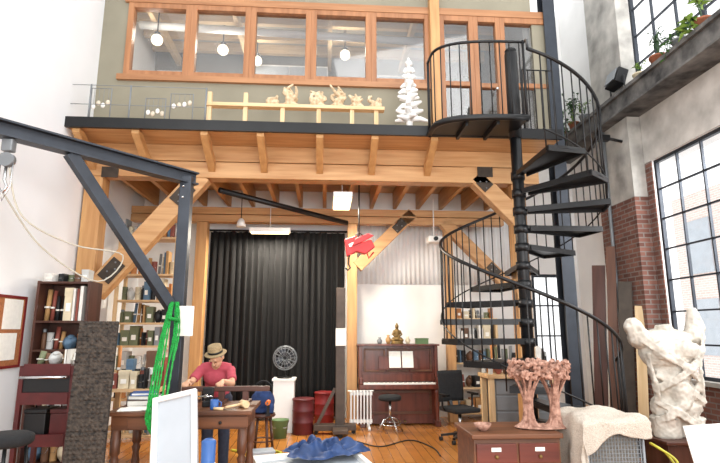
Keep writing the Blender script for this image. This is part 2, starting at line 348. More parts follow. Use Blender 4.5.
def fixture(c,lx,ly,label,en):
    t=T('ceiling_light',label,'lamp',c)
    build(M().box((0,0,.05),(lx,ly,.08)).cyl((0,0,.09),(0,0,4.06-c.z),.008,n=6),'housing',WHT,t)
    build(M().box((0,0,0),(lx*.92,ly*.9,.02)),'diffuser',GLOW,t)
    l=bpy.data.lights.new('tube_light','AREA');l.shape='RECTANGLE';l.size=lx;l.size_y=ly;l.energy=en;l.color=(1,.9,.74)
    lo=bpy.data.objects.new('tube_light',l);C.objects.link(lo);lo.location=c+V((0,0,-.03))
fixture(P(342,204,8.3),.3,.9,'square warm ceiling light hanging above the red hoist',115)
fixture(P(270,233,9.5),.75,.14,'warm fluorescent tube light in front of the black curtain',115)
solo(M().tube([P(219,190,7.95),P(347,223,9.4)],.045,10),'trolley_rail',BLK,'black steel rail hung under the joists','rail')
t=T('projector','small white projector under the rear beam above the piano','projector',P(434,240,9.3))
build(M().box((0,0,0),(.26,.3,.12)),'body',WHT,t,bev=.02);build(M().cyl((0,-.15,0),(0,-.19,0),.04),'lens',BLK,t);build(M().cyl((0,0,.06),(0,0,4.06-t.location.z),.012,n=8),'mount_pole',WHT,t)
t=T('spot_lamp','small white spot lamp left of the curtain top','lamp',P(241,224,9.2))
build(M().lathe([(.03,.1),(.06,.06),(.09,-.05),(.075,-.05)]),'shade',WHT,t);build(M().cyl((0,0,.1),(0,0,4.06-t.location.z),.008,n=6),'cord',BLK,t)
hc=P(359,246,8.3)
t=T('red_hoist','angular red hoist hanging tilted below the joists','hoist',hc)
build(M().prism([(-.2,-.06,-.18),(-.24,-.06,.1),(-.06,-.06,.16),(.02,-.06,.05),(.2,-.06,.1),(.26,-.06,-.02),(.1,-.06,-.14),(-.04,-.06,-.1)],(0,.14,0)),'housing',REDP,t,bev=.012)
build(M().prism([(-.12,-.1,-.02),(.08,-.1,.07),(.24,-.1,.16),(.14,-.1,.19),(-.08,-.1,.1)],(0,.04,0)),'cover_flap',REDP,t,bev=.006)
build(M().box((-.1,-.065,.02),(.14,.008,.05),(0,rad(-22),0)),'label_plate',WHT,t)
build(M().cyl((0,0,.03),(0,0,4.06-hc.z),.012,n=8).tube([(-.02,0,.08),(-.06,0,.18),(0,0,.22),(.06,0,.18),(.02,0,.08)],.012),'hanger',BLK,t)
build(M().tube([(-.16,0,-.14),(-.17,0,-.3),(-.14,0,-.36),(-.18,0,-.4),(-.22,0,-.36)],.014),'hook',BLK,t)
build(M().tube([(.12,0,-.08),(.16,.0,-.2),(.24,0,-.1)],.014),'lever_handle',REDP,t)
sx=X(340,8.7,400)
t=T('steel_stanchion','dark brown upright stand on a wide wheeled base left of the piano','stand',(sx,8.7,0))
zt2=Z(288,8.7,342)
pw(M().bx(sx-.075,sx+.075,8.63,8.77,.08,zt2),'mast',STAND,t,bev=.008)
pw(M().bx(sx-.42,sx+.26,8.6,8.8,.06,.15).bx(sx-.12,sx+.12,8.3,9.0,.06,.12),'base_frame',STAND,t,bev=.008)
for a,b in ((-.38,8.7),(.22,8.7),(0,8.36),(0,8.95)): pw(M().cyl((sx+a,b-.02,.035),(sx+a,b+.02,.035),.035),'wheel',RUB,t)
pw(M().bar((sx-.36,8.7,.15),(sx-.08,8.7,.7),.05,.05),'side_stay',STAND,t)
solo(M().bx(sx-.08,sx+.09,8.618,8.624,1.38,1.66),'paper_notice',PAPER,'white paper notice taped to the dark stand','paper')
# ------------------------------------------------------------------ spiral staircase
SX,SY=X(521,6.75,230),6.75;SR=1.1;Z1=4.03;RISE=Z1/16;STEP=rad(30);TH0=rad(280)
t=T('spiral_staircase','black steel spiral staircase climbing to the mezzanine','staircase',(SX,SY,0))
build(M().cyl((0,0,0),(0,0,5.65),.078,n=20).ball((0,0,5.65),(.085,.085,.05)).cyl((0,0,0),(0,0,.03),.22,n=24),'centre_pole',BLK,t)
build(M().cyl((0,0,4.3),(0,0,5.6),.09,n=20),'pole_sleeve',BLK,t)
th=lambda k:TH0+(k-1)*STEP
rz=lambda k:Z1-RISE*k
tm=M().prism([(.05,-.06,-.02),(SR,-.25,-.02),(SR+.02,0,-.02),(SR,.25,-.02),(.05,.06,-.02)],(0,0,.035))
tm.bar((.1,-.077,-.03),(SR,-.245,-.03),.018,.06).bar((.1,.077,-.03),(SR,.245,-.03),.018,.06).bar((SR,-.25,-.03),(SR,.25,-.03),.018,.06)
t0=build(tm,'tread',BLK,t);h0=build(M().cyl((0,0,-.09),(0,0,.018),.095,n=18),'tread_collar',BLK,t)
for k in range(1,16):
    a=t0 if k==1 else t0.copy();b=h0 if k==1 else h0.copy()
    for q in (a,b):
        if k>1:C.objects.link(q);q.parent=t
        q.location=(0,0,rz(k));q.rotation_euler=(0,0,th(k))
RH=1.1
def helix(k0,k1,h,r=SR,n=150): return [(r*math.cos(th(k0+(k1-k0)*i/n)),r*math.sin(th(k0+(k1-k0)*i/n)),rz(k0+(k1-k0)*i/n)+h) for i in range(n+1)]
build(M().tube(helix(.3,15.4,RH),.022,8),'handrail',BLK,t)
build(M().tube(helix(.5,15.4,.1,SR+.012),.01,6),'lower_rail',BLK,t)
i=0
while True:
    k=.55+i/4.2
    if k>15.4:break
    kk=max(1,min(15,round(k)));zb=rz(kk)-.045
    c=(SR*math.cos(th(k)),SR*math.sin(th(k)))
    build(M().cyl((c[0],c[1],zb),(c[0],c[1],rz(k)+RH-.01),.0085,n=6),'baluster',BLK,t);i+=1
# landing with a rounded front, its railing sweeping into the helix
L0=-1.2;LD=DECK-.05;LY=.5
arc=[(L0*math.cos(rad(a))**.7,.0-LY*math.sin(rad(a))**.7) for a in range(0,91,6)]
poly=[(L0,.165,LD-.06)]+[(x,y,LD-.06) for x,y in arc]+[(0,.165,LD-.06)]
build(M().prism(poly,(0,0,.06)),'landing_plate',BLK,t)
build(M().tube([(L0,.15,LD-.05)]+[(x,y,LD-.05) for x,y in arc],.045,6),'landing_frame',BLK,t)
build(M().bx(-.82,-.78,-.38,.15,LD-.13,LD-.06),'landing_joist',BLK,t);build(M().bx(-.42,-.38,-.45,.15,LD-.13,LD-.06),'landing_joist',BLK,t)
hp=helix(.3,15.4,RH)
rail=[(L0,.165,LD+1.05)]+[(x,y,LD+1.05) for x,y in arc]
end=V(hp[0]);a0=V(rail[-1])
rail+= [tuple(a0.lerp(end,s)+V((0,-.03*math.sin(PI*s),.05*math.sin(PI*s)))) for s in (.2,.4,.6,.8,1)]
build(M().tube(rail,.02,8),'landing_rail',BLK,t)
path=[V((L0,.16))]+[V(p) for p in arc];acc=0;nxt=.06;cnt=0
for a,b in zip(path,path[1:]):
    L=(b-a).length
    while nxt<=acc+L and cnt<22:
        p=a.lerp(b,(nxt-acc)/L);build(M().cyl((p.x,p.y,LD-.03),(p.x,p.y,LD+1.05),.0085,n=6),'landing_baluster',BLK,t);nxt+=.135;cnt+=1
    acc+=L
for s,(a,b) in enumerate(((L0,.15),(-.02,-LY))): build(M().cyl((a,b,LD-.1),(a,b,LD+1.07),.018,n=10),'newel_post',BLK,t)
t=T('guard_railing','black guard railing along the deck right of the stair pole','railing',(3.0,7.0,DECK))
ra,rb=SX+.25,XE-.05
pw(M().tube([(ra,7.0,DECK),(ra,7.0,DECK+1),(rb,7.0,DECK+1),(rb,7.0,DECK)],.016,8),'rail_frame',BLK,t)
for i in range(1,5): x=ra+(rb-ra)*i/5;pw(M().cyl((x,7.0,DECK),(x,7.0,DECK+.99),.0085,n=6),'baluster',BLK,t)
# ------------------------------------------------------------------ steel gantry
GP=P(187,183,6.35);GE=P(0,138,4.83);GE=V((GE.x,GE.y,GP.z))
d=(GE-GP).normalized();GW=GP+d*((XL+.085-GP.x)/d.x)
t=T('steel_gantry','grey steel jib frame with diagonal strut fixed to the left wall','gantry',(GP.x,GP.y,0))
pw(M().bx(GP.x-.07,GP.x+.07,GP.y-.07,GP.y+.07,0,GP.z+.08),'gantry_post',STEEL,t,bev=.008)
pw(M().bar(GP-d*.12,GW,.15,.02).bar(GP-d*.12+V((0,0,.14)),GW+V((0,0,.14)),.15,.02).bar(GP-d*.12+V((0,0,.07)),GW+V((0,0,.07)),.02,.13),'gantry_beam',STEEL,t)
q=P(180,318,6.35);q=V((GP.x,GP.y,q.z))
sP=GP+d*1.4
pw(M().bar(sP,q,.1,.12),'diagonal_strut',STEEL,t,bev=.006)
pw(M().bx(GP.x-.15,GP.x+.15,GP.y-.15,GP.y+.15,0,.02),'base_plate',STEEL,t)
for e in (.06,.2): pw(M().ball(GP+V((-.02,-.075,-e)),.018,8,6),'bolt',CHR,t)
hb=GP+d*((P(9,150,4.9).x-GP.x)/d.x)
t=T('chain_block','small hanging pulley block with hook on the steel jib','pulley',hb-V((0,0,.02)))
build(M().bx(-.05,.05,-.04,.04,-.12,0),'trolley',GREY,t,bev=.01);build(M().cyl((0,-.03,-.2),(0,.03,-.2),.07),'sheave',GREY,t)
build(M().tube([(0,0,-.26),(0,0,-.4),(.03,0,-.46),(0,0,-.52),(-.04,0,-.48)],.014),'hook',CHR,t);build(M().tube([(.06,0,-.2),(.06,0,-.45),(.0,0,-.6),(-.05,0,-.45),(-.06,0,-.2)],.007,6),'chain',CHR,t)
def smoothpts(pts,n=8):
    out=[];p=[V(q) for q in pts]
    for i in range(len(p)-1):
        a=p[max(i-1,0)];b=p[i];c=p[i+1];e=p[min(i+2,len(p)-1)]
        for k in range(n):
            s=k/n;out.append(.5*((2*b)+(c-a)*s+(2*a-5*b+4*c-e)*s*s+(3*b-a-3*c+e)*s**3))
    out.append(p[-1]);return out
solo(M().tube(smoothpts([hb+V((.03,0,-.3)),hb+V((.15,.1,-.75)),hb+V((.45,.5,-.95)),hb+V((.8,.9,-1.0)),hb+V((.6,.8,-1.3)),hb+V((.2,.4,-1.0)),hb+V((.0,.02,-.55))],6),.008,6),'cotton_rope',mat('cotton','#B9B4A6',.9,0,.1,30),'thin white rope looping down from the pulley along the left wall','rope')
solo(M().bx(GP.x-.02,GP.x+.2,GP.y-.083,GP.y-.077,Z(336,6.27,193),Z(306,6.27,193)),'paper_notice',PAPER,'white paper notice taped to the grey gantry post','paper')
# ------------------------------------------------------------------ worktable, person and stand
t1x0,t1x1=X(106,5.2,408),X(252,5.2,408);TZ=.88;ty0,ty1=5.18,5.92
def turned(h): return [(.03,0),(.035,.04),(.025,.07),(.038,.14),(.042,.3),(.03,h*.55),(.045,h*.62),(.03,h*.66),(.045,h*.7),(.045,h)]
t=T('work_table','long dark wooden worktable with turned legs in front of the man','table',((t1x0+t1x1)/2,(ty0+ty1)/2,0))
pw(M().bx(t1x0,t1x1,ty0,ty1,TZ-.04,TZ),'tabletop',TW,t,bev=.008)
pw(M().bx(t1x0+.05,t1x1-.05,ty0+.05,ty1-.05,TZ-.17,TZ-.04),'apron',TW,t)
for a in (t1x0+.09,t1x1-.09):
    for b in (ty0+.08,ty1-.08): pw(M().lathe(turned(TZ-.17),(a,b,0),14),'leg',TWZ,t)
for i in range(2):
    a=t1x0+.2+i*.6;dr=pw(M().bx(a,a+.52,ty0+.035,ty0+.05,TZ-.16,TZ-.055),'drawer',TW,t,bev=.005)
    k=pw(M().ball((a+.26,ty0+.025,TZ-.11),.016,8,6),'knob',BLK,t);k.parent=dr
by=5.74;bz=1.05;b0,b1=X(183,by,379),X(270,by,379)
t=T('carving_stand','dark wooden trestle bar on the worktable under the hands of the man','stand',((b0+b1)/2,by,TZ))
pw(M().bx(b0,b1,by-.035,by+.035,bz-.05,bz),'top_bar',DW,t,bev=.006)
for px in (194,222,246):
    a=X(px,by,390);pw(M().bx(a-.03,a+.03,by-.03,by+.03,TZ+.03,bz-.05),'upright',DWZ,t)
    pw(M().bx(a-.05,a+.05,by-.12,by+.12,TZ,TZ+.03),'foot',DW,t)
vx=X(213,by-.1,385)
t=T('bench_vise','black bench vise in the middle of the dark bar','vise',(vx,by-.24,TZ))
build(M().box((0,0,.03),(.12,.12,.06)).box((0,0,.11),(.07,.1,.12)).box((0,-.06,.16),(.11,.05,.07)),'vise_body',BLK,t,bev=.01);build(M().cyl((0,-.08,.12),(0,-.2,.12),.016).cyl((-.07,-.19,.12),(.07,-.19,.12),.007),'screw_handle',CHR,t)
pb=V((-1.25,6.4,0));PS=.95
t=T('person','man in a faded red t-shirt and tan hat bent over the worktable','person',pb)
t.scale=(PS,PS,PS)
hm=Mx.Translation((.04,-.34,1.4))@Euler((rad(48),0,rad(-18))).to_matrix().to_4x4()
B=M()
B.ball((0,.01,.02),(.072,.09,.098),18,12,hm).ball((0,-.03,-.05),(.055,.06,.06),14,9,hm).ball((0,-.06,-.095),(.03,.025,.022),10,7,hm)
B.tube([hm@V((0,-.092,.025)),hm@V((0,-.112,-.012)),hm@V((0,-.095,-.025))],[.008,.015,.012],8)
B.ball((-.074,.012,-.005),(.014,.025,.033),8,6,hm).ball((.074,.012,-.005),(.014,.025,.033),8,6,hm)
B.ball((0,-.082,-.055),(.024,.016,.008),8,6,hm).ball((0,-.08,-.068),(.022,.016,.008),8,6,hm)
B.ball((-.032,-.083,.038),(.024,.012,.008),8,6,hm).ball((.032,-.083,.038),(.024,.012,.008),8,6,hm)
B.tube([(.01,-.19,1.27),(.025,-.25,1.33),hm@V((0,.03,-.05))],[.063,.051,.05],12)
B.ball((0,.02,.93),(.152,.11,.13)).ball((0,-.06,1.06),(.13,.1,.15)).ball((.01,-.15,1.18),(.15,.1,.13))
B.tube([(-.16,-.19,1.265),(0,-.18,1.28),(.18,-.19,1.265)],[.05,.072,.05],12)
hy=(by+.045-pb.y)/PS;hz=(bz+.033)/PS
hands=[(-.21,hy,hz),(.17,hy,hz)]
arms=[(-1,(-.16,-.19,1.255),(-.24,-.36,1.11),hands[0]),(1,(.18,-.19,1.255),(.245,-.38,1.1),hands[1])]
for s,sh,el,hd in arms:
    hd=V(hd);el=V(el);sh=V(sh);w=hd+V((0,.07,.01))
    B.tube([sh,sh.lerp(el,.5),el,el.lerp(w,.35),w,hd],[.047,.041,.035,.037,.026,.028],12)
    B.ball(hd+V((0,-.015,0)),(.04,.046,.019),12,8)
    for j in range(4):
        o=V(((j-1.5)*.021,-.05,.004));L=(.024,.028,.027,.021)[j]
        a=hd+o
        B.tube([hd+o*.4,a,a+V((0,-L,-.008)),a+V((0,-L*1.2,-.03)),a+V((0,-L*.7,-.052))],[.0095,.0095,.009,.0085,.007],8)
    B.tube([hd+V((-s*.03,.0,-.004)),hd+V((-s*.052,-.025,-.01)),hd+V((-s*.05,-.05,-.028))],[.012,.0105,.008],8)
for s in (-1,1):
    B.tube([(s*.09,.03,.9),(s*.1,.03,.5),(s*.1,.06,.12),(s*.1,.06,.05)],[.08,.056,.04,.04],12).ball((s*.1,-.0,.045),(.045,.12,.045))
build(B,'body',SKIN,t,vox=.0065,smooth=3)
Sh=M().ball((0,.0,.98),(.16,.122,.12)).ball((0,-.06,1.06),(.145,.115,.15)).ball((.01,-.15,1.18),(.163,.115,.135))
Sh.tube([(-.166,-.19,1.265),(0,-.175,1.275),(.186,-.19,1.265)],[.06,.083,.06],14)
for _,sh,el,_h in arms:
    sh=V(sh);el=V(el);Sh.tube([sh,sh.lerp(el,.4),sh.lerp(el,.74)],[.061,.058,.06],14)
build(Sh,'shirt',SHIRT,t,vox=.01,smooth=4,disp=.012,dscale=.07)
Tr=M().ball((0,.02,.93),(.168,.125,.13))
for s in (-1,1): Tr.tube([(s*.09,.03,.92),(s*.1,.03,.5),(s*.1,.06,.1)],[.098,.072,.062],14)
build(Tr,'trousers',JEAN,t,vox=.012,smooth=3)
for s in (-1,1): build(M().ball((s*.1,-.01,.045),(.05,.135,.045)).bx(s*.1-.045,s*.1+.045,-.13,.11,0,.02),'shoe',RUB,t)
hh=hm@Mx.Translation((0,.015,.055))@Euler((rad(-26),0,0)).to_matrix().to_4x4()
hat=M().lathe([(.083,0),(.12,-.008),(.132,.004),(.12,.003),(.085,.012),(.085,.06),(.077,.1),(.052,.11),(.02,.098)],n=26,mx=hh)
hat=build(hat,'hat',STRAW,t);build(M().lathe([(.0855,.012),(.088,.014),(.088,.036),(.0855,.038)],n=26,mx=hh),'hat_band',BLK,hat)
build(M().ball((-.067,.03,.02),(.018,.05,.045),10,7,hm).ball((.067,.03,.02),(.018,.05,.045),10,7,hm).ball((0,.07,0),(.065,.045,.07),12,8,hm),'hair',GHAIR,t,vox=.008)
for s in (-1,1): build(M().ball((s*.031,-.083,.02),(.012,.008,.007),8,6,hm),'eye',EYEM,t)
g=M()
for k in range(5):
    o=(k-2)*1.7;e=.012*(k%2);w_=1.4*math.sin(k*2.1)
    pp=smoothpts([P(172+o*.4,302,6.22-e),P(164+o*.7+w_,335,5.95-e),P(157+o+w_,372,5.45-e),P(152+o*1.1,404,5.07-e),P(149+o*.9,424-abs(o),5.03),P(154+o*.3,435-k*1.6,5.02),P(161+o*.6,422,5.05),P(165+o*.9-w_,398,5.09-e),P(171+o*.8-w_,364,5.65-e),P(176+o*.6+w_,332,6.08-e),P(177+o*.4,302,6.24-e)],14)
    g.tube(pp,[.0115 if (i//2)%2 else .008 for i in range(len(pp))],7)
g.tube([P(168,318,6.06),P(173,319,6.08),P(178,320,6.13)],.02,8)
solo(g,'lifting_strap',GREEN,'loose braided green rope bundle looped over the gantry post','rope')
solo(M().box((t1x0+.22,5.35,TZ+.004),(.3,.22,.006),(0,0,.2)).box((t1x0+.25,5.36,TZ+.01),(.3,.21,.006),(0,0,-.1)),'paper_sheets',PAPER,'white paper sheets on the left end of the worktable','paper')
def bookpile(x,y,z,cols,where):
    for i,(c,w,dp,h,r) in enumerate(cols):
        t=T('book','%s book lying %s'%(c[0],where),'book',(x,y,z),r)
        build(M().box((0,0,.003),(w,dp,.006)).box((0,0,h-.003),(w,dp,.006)).box((-w/2+.004,0,h/2),(.008,dp,h)),'cover',c[1],t)
        build(M().box((.004,0,h/2),(w-.012,dp-.012,h-.012)),'pages',PAPER,t);z+=h
bookpile(t1x0+.2,5.66,TZ,[(('thick dark brown',DW),.3,.22,.06,.1),(('grey covered',GREY),.27,.2,.04,-.15),(('thin blue',BLUE),.25,.18,.03,.2)],'in the pile at the left of the worktable')
for i,(dx,dy_,c,l) in enumerate(((.52,.35,WHT,'white mug on the worktable by the green rope'),(.98,.12,BLUE,'blue mug on the worktable in front of the dark bar'))):
    t=T('mug',l,'mug',(t1x0+dx,ty0+dy_,TZ))
    build(M().lathe([(.035,0),(.04,.005),(.04,.09),(.036,.09),(.034,.01)],n=18),'cup',c,t);build(M().tube([(.04,0,.075),(.065,0,.065),(.065,0,.03),(.04,0,.02)],.006),'handle',c,t)
for i,(a,b,ang,l) in enumerate(((.75,.16,.4,'wooden mallet lying on the worktable near the green rope'),(1.25,.22,2.2,'wooden mallet lying at the right end of the worktable'))):
    t=T('mallet',l,'mallet',(t1x0+a,ty0+b,TZ),ang)
    build(M().cyl((-.05,0,.035),(.05,0,.035),.035),'head',PALE,t);build(M().cyl((0,.03,.035),(0,.2,.02),.012),'handle',PALEZ,t)
for i,(a,b,ang,l) in enumerate(((.62,.06,.2,'chisel with pale handle at the front edge of the worktable, left of the mug'),(1.08,.05,-.3,'chisel with pale handle at the front edge of the worktable, right of the mug'))):
    t=T('chisel',l,'chisel',(t1x0+a,ty0+b,TZ),ang)
    build(M().cyl((-.1,0,.014),(.0,0,.014),.014),'handle',PALE,t);build(M().box((.07,0,.012),(.14,.018,.006)),'blade',CHR,t)
t=T('white_framed_sheet','white framed sheet leaning tilted against the front of the worktable','panel',(X(171,4.4,520),4.53,0.05),(rad(-26),rad(-13),rad(-4)))
build(M().bx(-.2,.2,-.02,0,0,1.14),'backing_board',LGREY,t)
build(M().bx(-.2,-.155,-.05,-.02,0,1.14).bx(.155,.2,-.05,-.02,0,1.14).bx(-.155,.155,-.05,-.02,0,.045).bx(-.155,.155,-.05,-.02,1.095,1.14),'frame',WHT,t,bev=.004)
t=T('rolled_tarp','rolled blue tarp standing beside the white framed sheet','tarp',(X(209,4.65,440),4.65,0))
build(M().lathe([(.055,0),(.06,.1),(.055,.4),(.06,.72),(.03,.74),(.02,.68)],n=18),'roll',BLUE,t);build(M().lathe([(.057,.5),(.064,.51),(.064,.54),(.057,.55)],n=18),'tie',WHT,t)
# ------------------------------------------------------------------ left-hand items
bx0,bx1=X(32,6.5,330),X(86,6.5,330);bx0=max(bx0,XL+.02);bh=Z(281,6.5,60)
t=T('bookcase','dark wooden bookcase crammed with boxes against the left wall','bookcase',((bx0+bx1)/2,6.65,0))
pw(M().bx(bx0,bx0+.03,6.5,6.85,0,bh).bx(bx1-.03,bx1,6.5,6.85,0,bh),'side_panel',DWZ,t)
pw(M().bx(bx0+.03,bx1-.03,6.83,6.85,0,bh),'back_panel',DWZ,t)
shz=[.1,.55,1.0,1.38,1.72,bh-.03]
for z in shz: pw(M().bx(bx0+.03,bx1-.03,6.5,6.83,z,z+.025),'shelf',DW,t)
palette=[('white','#E6E4DE'),('blue','#5A7892'),('rust red','#8C4A3E'),('tan','#B8905E'),('grey','#84888A'),('olive','#6C7356'),('black','#202124'),('orange','#B87840'),('cream','#D9CDB0'),('brown','#6A4A34'),('pale grey','#BFC1BF')]
PM={n:mat('item_'+n.replace(' ','_'),h,.6,0,.15,8) for n,h in palette}
PM['green']=mat('item_green','#58734A',.6,0,.12,8)
def clutter(x0,x1,y,z,hmax,where,seed,dp=.16):
    r=random.Random(seed);x=x0;i=0;grp='clutter '+where
    names={'carton':'lidded carton','tin':'paint tin','jar':'storage jar','book':'upright book','roll':'paper roll','bundle':'cloth bundle','bowl':'stacked bowl'}
    cats={'carton':'box','tin':'tin','jar':'jar','book':'book','roll':'roll','bundle':'cloth','bowl':'bowl'}
    onm={'carton':'carton','tin':'paint_tin','jar':'jar','book':'book','roll':'paper_roll','bundle':'cloth_bundle','bowl':'bowl'}
    while i<len(od):
        k=r.choice(['carton','tin','jar','book','carton','roll','bundle','tin','roll','roll'])
        w={'carton':r.uniform(.08,.15),'tin':r.uniform(.07,.11),'jar':r.uniform(.05,.085),'book':r.uniform(.025,.05),'roll':r.uniform(.05,.07),'bundle':r.uniform(.11,.16),'bowl':r.uniform(.11,.16)}[k]
        if x+w>x1:
            if x1-x>.045:
                k='book';w=.035
            else: break
        h=hmax*r.uniform(.55,.99);n,_=r.choice(palette);m=PM[n];c=(x+w/2,y-.03*r.random(),z)
        lab='%s %s %s, %s item from left'%(n,names[k],where,od[i])
        t=T(onm[k],lab,cats[k],c,r.uniform(-.15,.15) if k in('carton','bundle') else 0,grp)
        if k=='carton':
            build(M().box((0,0,h*.45),(w*.9,dp*.9,h*.9)),'body',m,t);build(M().box((0,0,h*.86),(w*.96,dp*.9+.012,h*.24)),'lid',m,t);build(M().box((0,-dp*.45-.008,h*.4),(w*.5,.004,h*.25)),'label_card',PAPER,t)
        elif k=='tin':
            h=min(h,.22);build(M().lathe([(w*.48,0),(w*.5,.008),(w*.48,.015),(w*.48,h-.015),(w*.5,h-.008),(w*.46,h),(w*.44,h-.008)],n=16),'body',m,t);build(M().tube([(-w*.49,0,h*.8),(-w*.3,-w*.5,h*.45),(w*.3,-w*.5,h*.45),(w*.49,0,h*.8)],.003,6),'handle',CHR,t)
        elif k=='jar':
            h=min(h,.24);build(M().lathe([(w*.42,0),(w*.48,.015),(w*.48,h*.7),(w*.32,h*.85)],n=16),'body',m,t);build(M().lathe([(w*.36,h*.84),(w*.38,h*.86),(w*.38,h),(w*.3,h+.004)],n=16),'lid',GREY,t)
        elif k=='roll':
            h=max(h,hmax*.7);build(M().tube([(0,.01,0),(w*.25*r.uniform(-1,1),.03,h)],w*.42,12),'tube',m,t);build(M().lathe([(w*.44,h*.4),(w*.46,h*.41),(w*.46,h*.45),(w*.44,h*.46)],n=12),'band',PAPER,t)
        elif k=='bundle':
            h=min(h,.2);build(M().ball((0,0,h*.5),(w*.46,dp*.46,h*.5),18,12),'cloth',m,t,disp=.05,dscale=.06);build(M().ball((w*.1,-.02,h*.85),(w*.26,dp*.28,h*.18),14,9),'fold',m,t,disp=.03,dscale=.05)
        else:
            build(M().box((-w/2+.002,0,h/2),(.004,dp,h)).box((w/2-.002,0,h/2),(.004,dp,h)).box((0,-dp/2+.002,h/2),(w,.004,h)),'cover',m,t);build(M().box((0,.004,h/2),(w-.008,dp-.012,h-.01)),'pages',PAPER,t)
        x+=w+r.uniform(.0,.008);i+=1
rows=['bottom','second','third','fourth','top']
for i in range(5): clutter(bx0+.04,bx1-.04,6.67,shz[i]+.025,shz[i+1]-shz[i]-.04,'on the %s shelf of the dark bookcase'%rows[i],210+i,.22)
clutter(bx0+.04,bx1-.04,6.68,bh,.16,'on top of the dark bookcase',31,.22)
cy0,cy1=PX(0,330,XL).y-.4,PX(20,330,XL).y;cz0,cz1=Z(366,6.2,10),Z(298,6.2,10)
t=T('cork_board','brown cork notice board with a dark red edge on the left wall','board',(XL,(cy0+cy1)/2,cz0))
pw(M().bx(XL+.001,XL+.02,cy0,cy1,cz0,cz1),'cork',CORK,t)
pw(M().bx(XL+.001,XL+.03,cy0-.03,cy0,cz0-.03,cz1+.03).bx(XL+.001,XL+.03,cy1,cy1+.03,cz0-.03,cz1+.03).bx(XL+.001,XL+.03,cy0,cy1,cz0-.03,cz0).bx(XL+.001,XL+.03,cy0,cy1,cz1,cz1+.03),'frame',RDRUM,t)
for i,(a,b,w,h,l) in enumerate(((.25,.72,.2,.24,'large white sheet pinned at the top of the cork board'),(.72,.76,.36,.34,'wide white sheet pinned near the right edge of the cork board'),(.66,.28,.34,.3,'white sheet pinned low on the cork board'))):
    y=cy0+a*(cy1-cy0);z=cz0+b*(cz1-cz0)
    solo(M().bx(XL+.021,XL+.025,y-w/2,y+w/2,z-h/2,z+h/2),'pinned_paper',PAPER,l,'paper')
rx0,rx1=X(16,5.3,400),X(72,5.3,400);rh=Z(366,5.3,40)
t=T('red_cart','dark red metal rack cart beside the black carved panel','cart',((rx0+rx1)/2,5.45,0))
for a in (rx0,rx1-.04):
    for b in (5.3,5.66): pw(M().bx(a,a+.04,b,b+.04,.08,rh),'corner_post',DRED,t)
for z in (.2,.62,1.0,rh-.03): pw(M().bx(rx0+.002,rx1-.002,5.302,5.698,z,z+.03).bx(rx0+.04,rx1-.04,5.29,5.302,z-.06,z+.05),'tray',DRED,t)
pw(M().bx(rx0+.04,rx1-.04,5.31,5.66,1.03,rh-.04),'back_box',BLK,t)
for a in (rx0+.02,rx1-.02):
    for b in (5.32,5.68): pw(M().cyl((a-.015,b,.045),(a+.015,b,.045),.045),'caster',RUB,t)
pw(M().tube([(rx0+.05,5.28,rh-.1),(rx0+.05,5.22,rh-.1),(rx1-.05,5.22,rh-.1),(rx1-.05,5.28,rh-.1)],.014),'push_handle',CHR,t)
for i,(a,w,c,l) in enumerate(((.14,.2,BLK,'black tool box on the middle tray of the red cart'),(.38,.2,DRED,'dark red tool box on the middle tray of the red cart'))):
    t=T('tool_box',l,'tool box',(rx0+.02+a,5.48,.65));build(M().box((0,0,.1),(w,.25,.2)),'body',c,t,bev=.01);build(M().box((0,0,.22),(w+.01,.26,.04)),'lid',c,t,bev=.008);build(M().tube([(-.06,0,.24),(-.06,0,.28),(.06,0,.28),(.06,0,.24)],.008),'handle',CHR,t)
clutter(rx0+.05,rx1-.05,5.5,rh,.16,'on top of the red cart',56,.2)
t=T('black_stool','black padded stool at the far left edge','stool',(X(6,4.6,440),4.6,0))
build(M().lathe([(.02,.72),(.18,.72),(.2,.74),(.2,.79),(.16,.81),(.02,.812)],n=24),'seat',BFAB,t)
for k in range(4):
    a=k*PI/2+.5;build(M().cyl((.14*math.cos(a),.14*math.sin(a),.73),(.22*math.cos(a),.22*math.sin(a),0),.014,n=8),'leg',BLK,t)
build(M().tube([(.19*math.cos(a*PI/12),.19*math.sin(a*PI/12),.25) for a in range(24)],.01,6,True),'foot_ring',CHR,t)
kx0,kx1=X(71,4.95,400),X(110,4.95,400);kh=Z(321,5.05,90)
t=T('relief_artwork','tall blackened carved relief standing beside the worktable','artwork',((kx0+kx1)/2,4.9,0),(rad(-4),0,rad(6)))
kw=(kx1-kx0)
build(M().bx(-kw/2,kw/2,-.02,.02,0,kh),'relief_board',mat('charred_wood','#1C1816',.8,0,.5,30,.9,col2='#3B332D'),t,bev=.006)
rr=random.Random(3);rl=M()
for i in range(46):
    for j in range(9):
        rl.ball((-kw/2+kw*(j+.5)/9,-.02,kh*(i+.5)/46),(kw/17*rr.uniform(.6,1.2),.009*rr.uniform(.5,1.6),kh/100*rr.uniform(.6,1.3)),6,4)
rl.bx(-kw/2+.004,kw/2-.004,-.024,-.0195,.004,kh-.004)
build(rl,'relief_carving',mat('charred_relief','#1E1A17',.75,0,.5,30,.6,col2='#4A4037'),t)
sx0,sx1=X(113,8.6,320),X(174,8.6,320);sx0=max(sx0,XL+.05);sh_=Z(236,8.6,140)
t=T('plywood_rack','tall open plywood storage rack left of the curtain','rack',((sx0+sx1)/2,8.7,0))
for a in (sx0,sx1-.05):
    for b in (8.55,8.9): pw(M().bx(a,a+.05,b,b+.05,0,sh_),'upright',PALEZ,t)
rz_=[.12,.55,.98,1.36,1.72,2.08,2.5,sh_-.05]
for z in rz_: pw(M().bx(sx0+.002,sx1-.002,8.552,8.948,z,z+.03),'shelf_board',PLY,t)
rn=['bottom','second','third','fourth','fifth','sixth','seventh']
